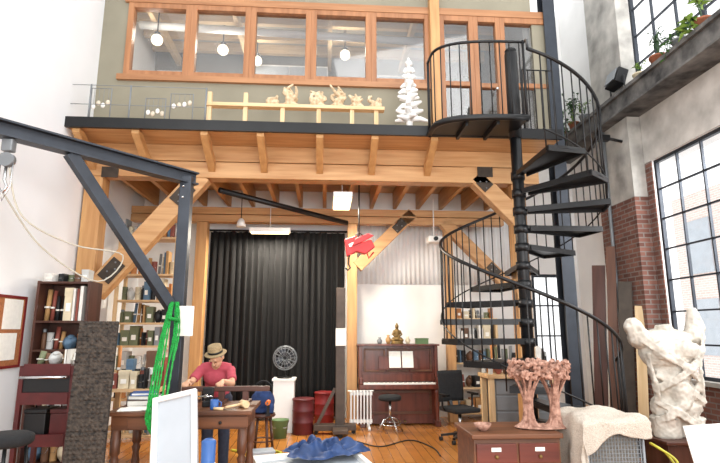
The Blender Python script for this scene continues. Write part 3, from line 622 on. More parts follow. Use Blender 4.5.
for i in range(7): clutter(sx0+.06,sx1-.06,8.74,rz_[i]+.03,min(.4,rz_[i+1]-rz_[i]-.04),'on the %s shelf of the plywood rack'%rn[i],270+i,.2)
clutter(sx0+.05,sx1-.05,8.74,sh_,.3,'on top of the plywood rack',90,.2)
l0,l1=X(108,7.2,400),X(165,7.2,400)
t=T('side_bench','plain plywood bench with tools behind the worktable','bench',((l0+l1)/2,7.2,0))
pw(M().bx(l0,l1,6.95,7.45,.86,.9),'bench_top',PLY,t)
for a in (l0+.02,l1-.08):
    for b in (6.97,7.37): pw(M().bx(a,a+.06,b,b+.06,0,.86),'leg',PALEZ,t)
pw(M().bx(l0+.04,l1-.04,7.0,7.4,.3,.33),'lower_shelf',PLY,t)
clutter(l0+.03,l1-.03,7.34,.9,.55,'at the back of the plywood bench',101,.16);clutter(l0+.03,l1-.03,7.06,.9,.3,'at the front of the plywood bench',104,.14);clutter(l0+.1,l1-.1,7.2,.33,.35,'under the plywood bench',102,.24)
cx=X(262,7.3,420)
t=T('wooden_stool','dark wooden stool holding a navy bag behind the man','stool',(cx,7.3,0))
build(M().lathe([(.02,.5),(.17,.5),(.18,.52),(.17,.54),(.02,.54)],n=22),'seat',DW,t)
for k in range(4):
    a=k*PI/2+.6;build(M().cyl((.12*math.cos(a),.12*math.sin(a),.5),(.18*math.cos(a),.18*math.sin(a),0),.018,n=8),'leg',DWZ,t)
build(M().tube([(.155*math.cos(a*PI/8),.155*math.sin(a*PI/8),.2) for a in range(16)],.01,6,True),'stretcher',DW,t)
t=T('shoulder_bag','navy cloth bag slumped on the dark stool','bag',(cx,7.3,.54))
build(M().ball((0,0,.15),(.17,.12,.16)).box((0,0,.06),(.3,.2,.1)),'bag_body',NAVY,t,vox=.015,smooth=4,disp=.03,dscale=.1);build(M().tube(smoothpts([(-.12,-.02,.22),(-.1,-.04,.36),(.02,-.04,.42),(.12,-.03,.34),(.12,0,.2)],5),.012,6),'strap',BFAB,t)
t=T('cordless_drill','orange cordless drill lying against the navy bag','drill',(cx+.1,7.1,.54))
build(M().cyl((0,0,.17),(0,-.13,.17),.03),'barrel',ORNG,t);build(M().box((0,-.03,.09),(.035,.05,.13)),'grip',BLK,t);build(M().box((0,-.03,.015),(.06,.08,.03)),'battery',BLK,t);build(M().cyl((0,-.13,.17),(0,-.18,.17),.014,.008),'chuck',CHR,t)
fx=X(284,9.0,400);pz=Z(378,9.0,284)
t=T('white_pedestal','white square pedestal carrying the black fan','pedestal',(fx,9.0,0))
build(M().bx(-.17,.17,-.17,.17,.03,pz-.03),'column',WHT,t);build(M().bx(-.19,.19,-.19,.19,0,.03),'plinth',WHT,t);build(M().bx(-.19,.19,-.19,.19,pz-.03,pz),'cap',WHT,t)
t=T('desk_fan','dark desk fan standing on the white pedestal','fan',(fx,9.0,pz))
build(M().lathe([(.12,0),(.12,.015),(.04,.03),(.02,.05)],n=20),'base',BLK,t);build(M().cyl((0,0,.03),(0,.02,.2),.014),'neck',BLK,t)
fcz=.33;gd=M()
for y,rr_ in ((-.08,.1),(-.07,.16),(-.05,.19),(-.02,.2),(.03,.18)): gd.tube([(rr_*math.cos(k*PI/14),y,fcz+rr_*math.sin(k*PI/14)) for k in range(28)],.005,5,True)
for k in range(16):
    a=k*PI/8;gd.tube([(.03*math.cos(a),-.085,fcz+.03*math.sin(a)),(.16*math.cos(a),-.07,fcz+.16*math.sin(a)),(.2*math.cos(a),-.02,fcz+.2*math.sin(a)),(.16*math.cos(a),.04,fcz+.16*math.sin(a)),(.04*math.cos(a),.05,fcz+.04*math.sin(a))],.004,5)
build(gd,'guard',GREY,t);build(M().cyl((0,.03,fcz),(0,.16,fcz),.06,.045),'motor',BLK,t)
for k in range(4):
    a=k*PI/2+.3;u=V((math.cos(a),0,math.sin(a)));w=V((-math.sin(a),0,math.cos(a)))
    build(M().quad(u*.03-w*.02+V((0,-.01,fcz)),u*.16-w*.06+V((0,.01,fcz)),u*.16+w*.07+V((0,-.04,fcz)),u*.03+w*.02+V((0,-.02,fcz))),'blade',STEEL,t,solid=.003)
def drum(px,Y,r,h,m,label):
    t=T('steel_drum',label,'drum',(X(px,Y,420),Y,0))
    build(M().lathe([(r*.97,0),(r,.01),(r,h*.32),(r*1.04,h*.34),(r,h*.36),(r,h*.64),(r*1.04,h*.66),(r,h*.68),(r,h-.01),(r*1.03,h)],n=28),'drum_body',m,t)
    build(M().lathe([(r*.98,h-.01),(r*.98,h+.006),(r*.2,h+.004)],n=28),'lid',BLK,t);build(M().lathe([(r*1.0,h-.03),(r*1.05,h-.02),(r*1.05,h),(r*1.0,h+.008)],n=28),'rim_ring',m,t)
drum(303,8.75,.17,.54,MAROON,'dark maroon drum beside the fan pedestal')
drum(324,9.5,.17,.55,RDRUM,'dull red drum behind the dark stand')
t=T('floor_bucket','green bucket between the pedestal and the man','bucket',(X(280,8.45,430),8.45,0))
build(M().lathe([(.1,0),(.13,.26),(.14,.27),(.125,.265),(.09,.02)],n=22),'pail',PM['green'],t);build(M().tube([(-.135,0,.25),(-.1,-.1,.16),(.1,-.1,.16),(.135,0,.25)],.004,6),'handle',CHR,t)
rxx=X(361,9.0,410)
t=T('oil_radiator','white finned portable radiator left of the piano','radiator',(rxx,9.0,0))
for k in range(7):
    x=-.17+k*.055;build(M().box((x,0,.36),(.022,.14,.52)).cyl((x,-.0,.62),(x,0,.63),.06,n=12),'fin',WHT,t,bev=.008)
for z in (.14,.58): build(M().box((0,0,z),(.38,.05,.05)),'oil_tube',WHT,t)
for x in (-.13,.13): build(M().bar((x,-.12,.05),(x,.12,.05),.03,.03).cyl((x-.02,-.12,.03),(x+.02,-.12,.03),.03).cyl((x-.02,.12,.03),(x+.02,.12,.03),.03).box((x,0,.08),(.03,.04,.08)),'foot',WHT,t)
# ------------------------------------------------------------------ piano
p0,p1=X(359,9.25,390),X(440,9.25,390);pw_=p1-p0;ph=Z(344,9.45,400)
t=T('upright_piano','dark carved upright piano against the white back wall','piano',((p0+p1)/2,9.55,0))
h2=pw_/2
build(M().bx(-h2,-h2+.06,-.2,.3,0,ph-.03).bx(h2-.06,h2,-.2,.3,0,ph-.03),'side_panel',PN,t,bev=.008)
build(M().bx(-h2-.03,h2+.03,-.23,.31,ph-.03,ph),'lid',PN,t,bev=.008)
build(M().bx(-h2+.06,h2-.06,-.1,.28,.72,ph-.03),'upper_case',PN,t)
fm=M()
for a,b in ((-h2+.1,-h2+.48),(-h2+.52,h2-.52),(h2-.48,h2-.1)):
    fm.bx(a,a+.03,-.13,-.1,.9,ph-.08).bx(b-.03,b,-.13,-.1,.9,ph-.08).bx(a+.03,b-.03,-.13,-.1,.9,.93).bx(a+.03,b-.03,-.13,-.1,ph-.11,ph-.08)
build(fm,'panel_moulding',TW,t,bev=.004)
build(M().bx(-h2+.06,h2-.06,-.12,.28,.1,.62),'lower_case',PN,t)
build(M().bx(-h2+.12,h2-.12,-.14,-.12,.18,.22).bx(-h2+.12,h2-.12,-.14,-.12,.54,.58).bx(-h2+.12,-h2+.16,-.14,-.12,.22,.54).bx(h2-.16,h2-.12,-.14,-.12,.22,.54),'lower_moulding',TW,t,bev=.004)
build(M().bx(-h2,h2,-.36,.0,.62,.7),'keybed',PN,t,bev=.008)
for s in (-1,1): build(M().bx(s*(h2-.03)-.035,s*(h2-.03)+.035,-.36,-.1,.7,.82),'key_cheek',PN,t,bev=.015)
build(M().bx(-h2+.07,h2-.07,-.16,-.1,.72,.86),'fallboard',PN,t)
wk=M();bk=M();nk=52
for i in range(nk):
    a=-h2+.08+(pw_-.16)*i/nk;w=(pw_-.16)/nk;wk.bx(a+.0008,a+w-.0008,-.33,-.17,.7,.725)
    if i%7 not in (1,4): bk.bx(a-.006,a+.006,-.27,-.17,.725,.738)
build(wk,'white_keys',PAPER,t);build(bk,'black_keys',BLK,t)
for s in (-1,1):
    build(M().lathe([(.04,0),(.05,.03),(.03,.08),(.035,.2),(.05,.38),(.035,.5),(.05,.55),(.05,.62)],(s*(h2-.06),-.3,0),16),'leg',PN,t)
    build(M().bx(s*(h2-.06)-.05,s*(h2-.06)+.05,-.38,.3,0,.09),'toe_block',PN,t,bev=.008)
build(M().bx(-h2+.06,h2-.06,-.13,.28,.02,.1),'plinth',PN,t)
for x in (-.1,0,.1): build(M().bx(x-.02,x+.02,-.24,-.12,.06,.075),'pedal',GOLD,t)
build(M().bx(-.35,.35,-.17,-.13,.94,.965).box((0,-.14,1.07),(.7,.015,.22),(rad(-12),0,0)),'music_desk',PN,t)
pc=t.location
for i,(dx,w,l) in enumerate(((-.06,.21,'open sheet music on the left of the piano music desk'),(.17,.2,'open sheet music on the right of the piano music desk'))):
    solo(M().box((pc.x+dx,pc.y-.165,1.115),(w,.005,.29),(rad(-12),0,0)),'sheet_music',PAPER,l,'sheet music')
gx=X(397,9.5,340)
t=T('buddha_figurine','seated dark gilt figurine on top of the piano','figurine',(gx,9.5,ph))
build(M().ball((0,0,.09),(.1,.07,.05)).ball((-.07,-.03,.07),(.05,.05,.035)).ball((.07,-.03,.07),(.05,.05,.035)).ball((0,.01,.18),(.06,.045,.1)).ball((0,0,.31),(.035,.035,.045)).ball((0,0,.36),(.018,.018,.022)).tube([(-.05,0,.24),(-.085,-.02,.17),(-.03,-.06,.13)],[.02,.018,.014]).tube([(.05,0,.24),(.085,-.02,.17),(.03,-.06,.13)],[.02,.018,.014]),'figure',GOLD,t,vox=.008,smooth=2)
build(M().lathe([(.12,0),(.12,.02),(.1,.03),(.12,.05),(.02,.055)],n=20),'lotus_base',GOLD,t)
for i,(dx,h,c,l) in enumerate(((-.16,.16,'tan','small tan vase left of the gilt figurine'),(-.32,.12,'grey','small grey vase at the left on the piano'),(.2,.13,'cream','cream vase right of the gilt figurine'))):
    solo(M().lathe([(.03,0),(.045,h*.3),(.05,h*.5),(.02,h*.8),(.03,h),(.02,h-.005)],(gx+dx,9.5,ph),16),'vase',PM[c],l,'vase')
t=T('small_box','green wooden box at the right end of the piano top','box',(p1-.25,9.55,ph));build(M().box((0,0,.04),(.22,.16,.08)),'body',PM['green'],t);build(M().box((0,0,.09),(.23,.17,.025)),'lid',PM['green'],t)
sxx=X(390,8.75,410)
t=T('piano_stool','round black stool with chrome legs in front of the piano','stool',(sxx,8.75,0))
build(M().lathe([(.02,.5),(.17,.5),(.19,.52),(.19,.56),(.16,.58),(.02,.585)],n=24),'seat',BFAB,t);build(M().cyl((0,0,.2),(0,0,.5),.02),'stem',CHR,t)
for k in range(4):
    a=k*PI/2+.4;build(M().tube([(0,0,.24),(.12*math.cos(a),.12*math.sin(a),.2),(.24*math.cos(a),.24*math.sin(a),.0)],.013,8),'leg',CHR,t)
build(M().tube([(.17*math.cos(a*PI/12),.17*math.sin(a*PI/12),.13) for a in range(24)],.008,6,True),'foot_ring',CHR,t)
ox=X(460,8.0,420)
t=T('office_chair','black swivel office chair near the spiral stair','chair',(ox,8.0,0),rad(20))
build(M().box((0,0,.46),(.46,.46,.07)),'seat',BFAB,t,bev=.03)
build(M().grid(lambda u,v:((u-.5)*.44,.24+.06*(v-.3)**2-.05*(4*(u-.5)**2)*.6,.55+v*.46),10,8),'backrest',BFAB,t,solid=.03)
build(M().bar((0,.2,.43),(0,.28,.7),.05,.02),'back_bar',BLK,t);build(M().cyl((0,0,.1),(0,0,.43),.028),'gas_stem',CHR,t)
for k in range(5):
    a=k*2*PI/5;build(M().bar((0,0,.12),(.29*math.cos(a),.29*math.sin(a),.08),.04,.03),'base_leg',BLK,t);build(M().cyl((.29*math.cos(a)-.02,.29*math.sin(a),.03),(.29*math.cos(a)+.02,.29*math.sin(a),.03),.03),'caster',RUB,t)
for s in (-1,1): build(M().tube([(s*.22,.05,.44),(s*.27,.05,.5),(s*.27,.05,.66),(s*.26,-.12,.68),(s*.26,.14,.68)],.016,8),'armrest',BLK,t)
q0,q1=X(456,9.6,350),X(502,9.6,350);qh=Z(318,9.6,480)
t=T('pine_shelf','open pine shelf unit right of the piano','shelf',((q0+q1)/2,9.75,0))
for a in (q0,q1-.04): pw(M().bx(a,a+.04,9.78,10.1,0,qh),'side_panel',PALEZ,t)
qs=[.1,.55,1.0,1.4,qh-.03]
for z in qs: pw(M().bx(q0+.04,q1-.04,9.78,10.1,z,z+.03),'shelf_board',PALE,t)
for i in range(4): clutter(q0+.06,q1-.06,9.93,qs[i]+.03,min(.32,qs[i+1]-qs[i]-.06),'on the %s shelf of the pine unit'%rows[i],120+i,.2)
clutter(q0+.04,q1-.04,9.93,qh,.2,'on top of the pine unit',128,.2)
# cluttered workbench below the stair
q0,q1=X(486,8.35,400),X(556,8.35,400)
t=T('stair_workbench','timber workbench with drawers below the spiral stair','workbench',((q0+q1)/2,8.45,0))
pw(M().bx(q0,q1,8.2,8.75,.88,.94),'bench_top',PLY,t,bev=.006)
for a in (q0+.03,q1-.11):
    for b in (8.23,8.64): pw(M().bx(a,a+.08,b,b+.08,0,.88),'leg',PALEZ,t)
pw(M().bx(q0+.13,q1-.13,8.3,8.7,.12,.86),'drawer_case',GREY,t,bev=.008)
for i in range(3):
    dr=pw(M().bx(q0+.15,q1-.15,8.285,8.3,.15+i*.24,.36+i*.24),'drawer',GREY,t,bev=.005)
    hd=pw(M().bx((q0+q1)/2-.08,(q0+q1)/2+.08,8.26,8.285,.27+i*.24,.29+i*.24),'handle',CHR,t);hd.parent=dr
clutter(q0+.03,q1-.02,8.62,.94,.55,'at the back of the stair workbench',140,.18)
clutter(q0+.05,q1-.02,8.34,.94,.28,'at the front of the stair workbench',146,.16)
# stacked timber planks right of the workbench
for i,(w,c) in enumerate(((.3,PALE),(.26,FX),(.28,TW),(.24,PALE),(.2,FX))):
    x=X(580,8.6,415);solo(M().box((x+.02*(i%2),8.75,.04+i*.08),(.5-.02*i,w,.07),(0,0,.1*(i%3-1))),'timber_offcut',c,'%s offcut in the stacked timber right of the stair workbench, %s from bottom'%(('pale','honey','dark','pale narrow','honey short')[i],('first','second','third','fourth','fifth')[i]),'timber','stacked timber offcuts',bev=.004)
# ------------------------------------------------------------------ right foreground: chest
c0,c1=X(474,4.35,440),X(561,4.35,440);ch=.8;h2=(c1-c0)/2
t=T('drawer_chest','dark red wooden chest of drawers in the right foreground','chest',((c0+c1)/2,4.62,0))
DRW=wood('red_brown_wood','#4A1E18','#6B3024','x',.35)
build(M().bx(-h2,h2,-.25,.28,.04,ch-.04),'carcass',TW,t,bev=.006);build(M().bx(-h2-.02,h2+.02,-.28,.3,ch-.04,ch),'top_board',TW,t,bev=.008)
for i in range(4):
    z=.08+i*.165
    for s in (-1,1):
        dr=build(M().bx(min(s*.01,s*(h2-.02)),max(s*.01,s*(h2-.02)),-.268,-.25,z,z+.15),'drawer',DRW,t,bev=.005)
        x=s*h2/2;build(M().bx(x-.04,x+.04,-.272,-.268,z+.09,z+.12),'label_holder',PAPER,dr);build(M().ball((x,-.28,z+.05),.016,8,6),'knob',GOLD,dr)
build(M().bx(-h2,h2,-.24,.27,0,.04),'plinth',TW,t)
tx=X(541,4.6,400)
def tree(m,cx,seed,h,cr):
    r=random.Random(seed)
    m.tube([(cx,0,.0),(cx,0,.05),(cx+.01,0,h*.35),(cx,0,h*.6)],[.09,.05,.036,.04],10)
    for k in range(14):
        a=k*2*PI/14+r.random()*.4;tw=r.uniform(.3,.9)
        m.tube(smoothpts([(cx+.115*math.cos(a),.1*math.sin(a),.005),(cx+.052*math.cos(a),.052*math.sin(a),.06),(cx+.034*math.cos(a+tw*.4),.034*math.sin(a+tw*.4),h*.33),(cx+.058*math.cos(a+tw),.058*math.sin(a+tw),h*.56),(cx+cr*.9*math.cos(a+tw*1.2),cr*.75*math.sin(a+tw*1.2),h*.84)],4),.0105,6)
    for k in range(170):
        a=r.random()*2*PI;q=cr*math.sqrt(r.random())
        c=(cx+q*math.cos(a),q*math.sin(a)*.8,h*(.74+.26*r.random()));e=.014*r.uniform(.8,1.5)
        m.box(c,(e*1.8,e*1.8,e*1.8),(r.random()*3,r.random()*3,r.random()*3))
m=M();tree(m,-.12,1,.57,.155);tree(m,.12,2,.56,.155)
m.ball((0,0,.012),(.26,.15,.012),20,6)
t=T('tree_sculpture','pair of rough pink-brown clay trees sculpture on the red chest','sculpture',(tx,4.6,ch))
build(m,'clay_trees',TERRA,t,vox=.0052)
t=T('clay_bowl','small clay bowl left of the clay trees on the chest','bowl',(c0+.12,4.5,ch));build(M().lathe([(.03,0),(.06,.03),(.075,.06),(.068,.06),(.03,.015)],n=20),'bowl_body',TERRA,t)
k0,k1=X(583,4.3,430),X(638,4.3,430);kz=Z(424,4.2,600)
t=T('wire_crate','grey wire mesh crate under the beige netting','crate',((k0+k1)/2,4.5,0));h2=(k1-k0)/2
fr=M()
for a in (-h2,h2):
    for b in (-.25,.25): fr.cyl((a,b,0),(a,b,kz),.012,n=8)
for z in (.01,kz): fr.tube([(-h2,-.25,z),(h2,-.25,z),(h2,.25,z),(-h2,.25,z)],.012,8,True)
build(fr,'frame',GREY,t)
ms=M()
for i in range(1,18):
    x=-h2+2*h2*i/18;ms.cyl((x,-.25,0),(x,-.25,kz),.0035,n=5)
for i in range(1,30): ms.cyl((-h2,-.25,kz*i/30),(h2,-.25,kz*i/30),.0035,n=5)
for i in range(1,14):
    y=-.25+.5*i/14;ms.cyl((-h2,y,0),(-h2,y,kz),.0035,n=5);ms.cyl((h2,y,0),(h2,y,kz),.0035,n=5)
build(ms,'mesh_side',GREY,t);build(M().bx(-h2+.03,h2-.03,-.22,.22,.02,kz-.05),'liner',WICK,t)
def over(s,e0,e1,rr_):
    if s<e0:
        q=e0-s;a=min(q/rr_,PI/2);return e0-rr_*math.sin(a),-(rr_-rr_*math.cos(a))-max(0,q-rr_*PI/2)
    if s>e1:
        q=s-e1;a=min(q/rr_,PI/2);return e1+rr_*math.sin(a),-(rr_-rr_*math.cos(a))-max(0,q-rr_*PI/2)
    return s,0
def bl_(u,v):
    edge=.05*math.sin(u*9)+.04*math.sin(u*4+1)
    sx_=-h2-.42+u*(2*h2+.54);sy_=-.25-(.14+.34*max(0,1-u*1.5)+edge*.6)+v*(.71+.3*max(0,1-u*1.5))
    x,zx=over(sx_,-h2+.02,h2-.01,.05);y,zy=over(sy_,-.23,.24,.05)
    dx=min(1,-zx/.3);dyy=min(1,-zy/.25)
    if zx<-.01: x+=(-1 if sx_<0 else 1)*(.01+.018*dx*(1+math.sin(sy_*24+sx_*3)))
    if zy<-.01: y-=(1 if sy_<0 else -1)*(.01+.018*dyy*(1+math.sin(sx_*30+1)))
    top=(1-dx)*(1-dyy)
    w=.016*math.sin(sx_*13+sy_*9)+.013*math.sin(sx_*8-sy_*17+2)+.007*math.sin(sx_*34+sy_*26)
    bulge=.035*math.exp(-((sx_+.02)**2/.05+(sy_+.0)**2/.05))
    return (x,y,kz+.03+min(zx,zy)+(w+bulge)*top)
t=T('netting_cover','soft grey-beige netting draped over the wire crate','netting',((k0+k1)/2,4.5,0))
build(M().grid(bl_,120,90),'netting_cloth',KNIT,t,solid=.01,disp=.008,dscale=.03)
# torso sculpture: rough broken torso with shoulders, waist, hips and plaster wraps
tc_=P(675,380,6.1);px_=tc_.x
t=T('sculpture_plinth','low dark plinth below the cream torso','plinth',(px_,6.15,0))
build(M().bx(-.32,.32,-.27,.27,.04,.36),'body',DWZ,t,bev=.01);build(M().bx(-.35,.35,-.3,.3,.36,.4),'top_slab',DW,t,bev=.01);build(M().bx(-.29,.29,-.24,.24,0,.04),'foot',DW,t)
t=T('torso_sculpture','large cream plaster headless torso by the right window','sculpture',(px_,6.15,.4))
m=M()
m.tube([(-.14,-.02,0),(-.14,-.02,.22)],[.15,.17],12).tube([(.15,0,0),(.15,-.01,.22)],[.14,.17],12)          # thigh stumps
m.ball((.01,0,.33),(.3,.21,.19)).ball((0,.0,.55),(.24,.175,.2)).ball((-.01,0,.74),(.26,.19,.2)).ball((-.02,.0,.95),(.35,.22,.24)).ball((-.02,.02,1.12),(.37,.19,.13))
m.ball((-.37,.0,1.14),(.13,.14,.13)).ball((.34,.01,1.14),(.13,.14,.13))                                       # shoulders
m.tube([(-.38,0,1.15),(-.46,-.03,1.3),(-.48,-.04,1.36)],[.115,.09,.05],8)                                      # raised left stump
m.tube([(.34,.01,1.14),(.4,.02,1.34),(.37,.03,1.5)],[.12,.1,.05],8)                                            # raised right stump
m.tube([(-.03,.01,1.2),(-.04,.0,1.3)],[.12,.1],9)                                                              # broken neck
m.ball((-.17,-.17,1.0),(.145,.09,.115)).ball((.13,-.17,1.0),(.145,.09,.115)).ball((0,-.15,.5),(.13,.07,.18))
for pts,w_ in (([(-.42,-.1,1.16),(-.2,-.24,.95),(.08,-.23,.78),(.25,-.12,.66)],.045),([(.38,-.1,1.18),(.2,-.24,.9),(-.04,-.22,.7),(-.24,-.1,.56)],.04),([(-.25,-.1,.72),(-.02,-.2,.6),(.2,-.16,.46),(.29,-.08,.38)],.04),([(.27,-.1,.6),(.04,-.2,.42),(-.2,-.18,.26),(-.29,-.06,.2)],.045),([(-.3,-.08,.42),(-.12,-.22,.3),(.1,-.2,.16),(.26,-.1,.08)],.04),([(-.34,-.1,.95),(-.31,-.12,.7),(-.27,-.12,.45)],.035),([(.33,-.1,1.0),(.27,-.14,.7),(.28,-.12,.4)],.035)):
    pp=smoothpts(pts,6)
    for a,b in zip(pp,pp[1:]): m.bar(a-(b-a)*.3,b+(b-a)*.3,.03,w_*2,(0,0,1))
build(m,'torso',PLAST,t,vox=.0115,smooth=2,disp=.055,dscale=.17,disp2=.018,dscale2=.035)
wb=P(706,440,4.6)
t=T('white_leaning_sheet','plain white board leaning at the lower right corner','panel',(wb.x+.14,4.5,0),(rad(-14),rad(-8),rad(-25)))
build(M().bx(-.2,.2,-.012,.012,.03,.82),'board',WHT,t,bev=.003);build(M().bx(-.2,.2,-.02,.012,.0,.03),'edge_batten',LGREY,t)
solo(M().tube(smoothpts([V((X(690,5.3,440),5.3,.02)),V((X(660,5.6,440),5.5,.35)),V((X(645,5.6,440),5.5,.46)),V((X(655,5.3,440),5.3,.48)),V((X(675,5.2,440),5.2,.35)),V((X(668,5.1,440),5.1,.2)),V((X(652,5.1,440),5.1,.3)),V((X(650,5.0,440),5.0,.1)),V((X(656,4.95,440),4.95,.02))],8),.012,8),'yellow_rope',YEL,'loose yellow-green rope coiled before the cream torso','rope')
t=T('tool_case','black tool case on the floor left of the torso','case',(X(640,7.0,425),7.0,0))
build(M().bx(-.22,.22,-.15,.15,0,.3),'case_body',BLK,t,bev=.02);build(M().tube([(-.08,0,.3),(-.08,0,.36),(.08,0,.36),(.08,0,.3)],.012),'handle',BLK,t)
for s in (-.12,.12): build(M().bx(s-.025,s+.025,-.16,-.15,.18,.25),'latch',CHR,t)
for i,(px,w,h,c,l) in enumerate(((601,.2,2.7,DWZ,'dark plank leaning beside the brick pier, leftmost'),(609,.14,3.0,TWZ,'tallest brown plank leaning beside the brick pier'),(617,.2,2.4,STEELL,'grey board leaning beside the brick pier'),(625,.14,2.0,PALEZ,'short pale plank leaning beside the brick pier'))):
    o=solo(M().bx(-w/2,w/2,-.02,.02,0,h),'leaning_board',c,l,'board','boards by the brick pier',bev=.004)
    o.location=(X(px,8.25,400),8.3-.16*i,0.01);o.rotation_euler=(rad(-3),rad(3),rad(-35))
# ------------------------------------------------------------------ floor clutter bottom centre
t=T('white_tray_board','white framed panel lying on the floor at the bottom centre','board',(X(316,6.3,450),6.3,0),(rad(5),0,rad(18)))
build(M().bx(-.58,.58,-.42,.42,.04,.07),'base_board',LGREY,t)
build(M().bx(-.64,.64,-.48,-.42,.04,.13).bx(-.64,.64,.42,.48,.04,.13).bx(-.64,-.58,-.42,.42,.04,.13).bx(.58,.64,-.42,.42,.04,.13),'rim',WHT,t,bev=.006)
tpx=X(322,6.75,445)
def blue(u,v):
    a=u*2*PI;q=v
    rr_=.44*q*(1+.2*math.sin(a*3+1)+.1*math.sin(a*7))
    h=.1*(1-q**3)+.06*math.sin(a*5+q*9)*q*(1-q)*3+.04*math.sin(a*9-q*14)*(1-q**3)*q+.05*math.sin(rr_*math.cos(a)*14)*math.cos(rr_*math.sin(a)*17+1)*(1-q**2)
    return (tpx+rr_*math.cos(a)*1.1,6.72+rr_*math.sin(a)*.75,max(.16,.165+h))
solo(M().grid(blue,110,30),'blue_tarp',TARP,'small crumpled navy blue tarp heaped on the white panel','tarp',disp=.05,dscale=.07)
t=T('white_floor_box','white box with a lid on the floor in front of the stool','box',(X(262,6.95,440),6.95,0),rad(15))
build(M().bx(-.15,.15,-.1,.1,0,.12),'body',WHT,t,bev=.006);build(M().bx(-.157,.157,-.107,.107,.12,.15),'lid',LGREY,t,bev=.006)
solo(M().tube(smoothpts([V((X(232,7.6,440),7.6,.015)),V((X(246,7.2,440),7.45,.015)),V((X(262,7.4,440),7.6,.015)),V((X(280,7.2,440),7.4,.015)),V((X(272,7.1,440),7.25,.015)),V((X(245,7.0,440),7.15,.015)),V((X(238,6.6,440),6.7,.015)),V((X(242,6.2,440),6.3,.015))],8),.016,8),'garden_hose',YEL,'yellow-green hose snaking over the wooden floor','hose')
solo(M().tube(smoothpts([V((X(300,8.3,440),8.1,.01)),V((X(330,7.9,440),7.9,.01)),V((X(352,8.2,440),8.1,.01)),V((X(380,7.7,440),7.7,.01)),V((X(410,8.1,440),8.1,.01)),V((X(432,7.6,440),7.6,.01)),V((X(440,7.1,440),7.1,.01))],8),.009,6),'power_cable',RUB,'black power cable snaking across the floor before the piano','cable')
# ------------------------------------------------------------------ deck display
dy=7.1;PL=4.86
e0,e1=X(207,dy,100),X(384,dy,100)
t=T('display_bench','pale wooden display rail along the deck edge','bench',((e0+e1)/2,dy,DECK))
pw(M().bx(e0,e1,dy-.06,dy+.06,PL-.05,PL),'plank',PALE,t)
for px in (210,246,283,319,352,376):
    a=X(px,dy,100);pw(M().bx(a-.03,a+.03,dy-.03,dy+.03,DECK,PL-.05),'post',PALEZ,t)
for px in (210,246):
    a=X(px,dy,100);pw(M().bx(a-.03,a+.03,dy-.03,dy+.03,PL,PL+.17),'tall_post',PALEZ,t)
SCW=mat('carved_pale_wood','#B99A74',.8,0,.2,18,.4,col2='#E0CCAC');PSC=mat('bleached_twig','#CFC4B2',.8,0,.15,18,.3)
for i,(px,w,h) in enumerate(((272,.12,.16),(291,.16,.34),(318,.16,.3),(338,.15,.34),(357,.14,.22),(375,.13,.2))):
    a=X(px,dy,95);r=random.Random(40+i);m=M()
    m.ball((0,0,.018),(w*.8,.055,.02),10,6)
    for k in range(6):
        p=[V((r.uniform(-w*.5,w*.5),0,.01))]
        for j in range(3): p.append(V((r.uniform(-w,w)*(.6+.15*j),r.uniform(-.04,.04),h*(j+1)/3*r.uniform(.6,1.0))))
        m.tube(smoothpts(p,5),[.04-.024*q/15 for q in range(16)],8)
    t=T('carved_sculpture','chunky pale wood sculpture on the display rail, %s from left'%od[i],'sculpture',(a,dy,PL),0,'sculptures on the display rail')
    build(m,'carving',SCW,t,vox=.009,smooth=1)
a=X(409,7.15,90)
t=T('spiky_sculpture','tall white sculpture of chunky stacked tiers on the deck beside the stair','sculpture',(a,7.15,DECK))
m=M();r=random.Random(8)
for k in range(9):
    z=.18+k*.112;q=.27*(1-k/10.5)
    for j in range(5):
        an=j*2*PI/5+k*.8+r.uniform(-.3,.3);L=q*r.uniform(.75,1.1)
        m.tube([(0,0,z+.04),(L*.55*math.cos(an),L*.55*math.sin(an),z+.04),(L*math.cos(an),L*math.sin(an),z-.02+.09*r.random())],[.042,.042,.02],7)
m.cyl((0,0,.05),(0,0,1.22),.05,.02,10)
build(m,'tiers',WHT,t,vox=.011,smooth=1);build(M().lathe([(.17,0),(.17,.03),(.08,.05),(.06,.1)],n=18),'stand',BLK,t)
for i,(px,w,h) in enumerate(((101,.14,.55),(156,.14,.42),(182,.16,.5))):
    a=X(px,7.12,100);t=T('mobile_frame','thin wire frame with small hanging ornaments on the deck, %s from left'%od[i],'mobile',(a,7.12,DECK),0,'ornament frames on the deck')
    build(M().tube([(-w,0,.04),(-w,0,h),(w,0,h),(w,0,.04)],.008,6),'wire_frame',GREY,t)
    build(M().bx(-w-.04,w+.04,-.06,.06,0,.04),'base',PALE,t)
    r=random.Random(i+3)
    for k in range(4):
        x=-w*.7+k*w*.47;zz=h*r.uniform(.4,.75)
        orn=build(M().ball((x,0,zz),(.03,.02,.04),10,7),'ornament',PSC if k%2 else WHT,t);build(M().cyl((x,0,zz+.035),(x,0,h),.003,n=5),'thread',GREY,orn)
t=T('cable_railing','thin cable railing with slim posts along the left deck','railing',(0,7.0,DECK))
for px in (90,130,206): a=X(px,7.0,100);pw(M().cyl((a,7.0,DECK),(a,7.0,5.05),.012,n=8),'rail_post',GREY,t)
for z in (4.75,5.04): pw(M().tube([(XL+.01,7,z),(X(206,7.0,100),7,z)],.005,5),'cable',GREY,t)
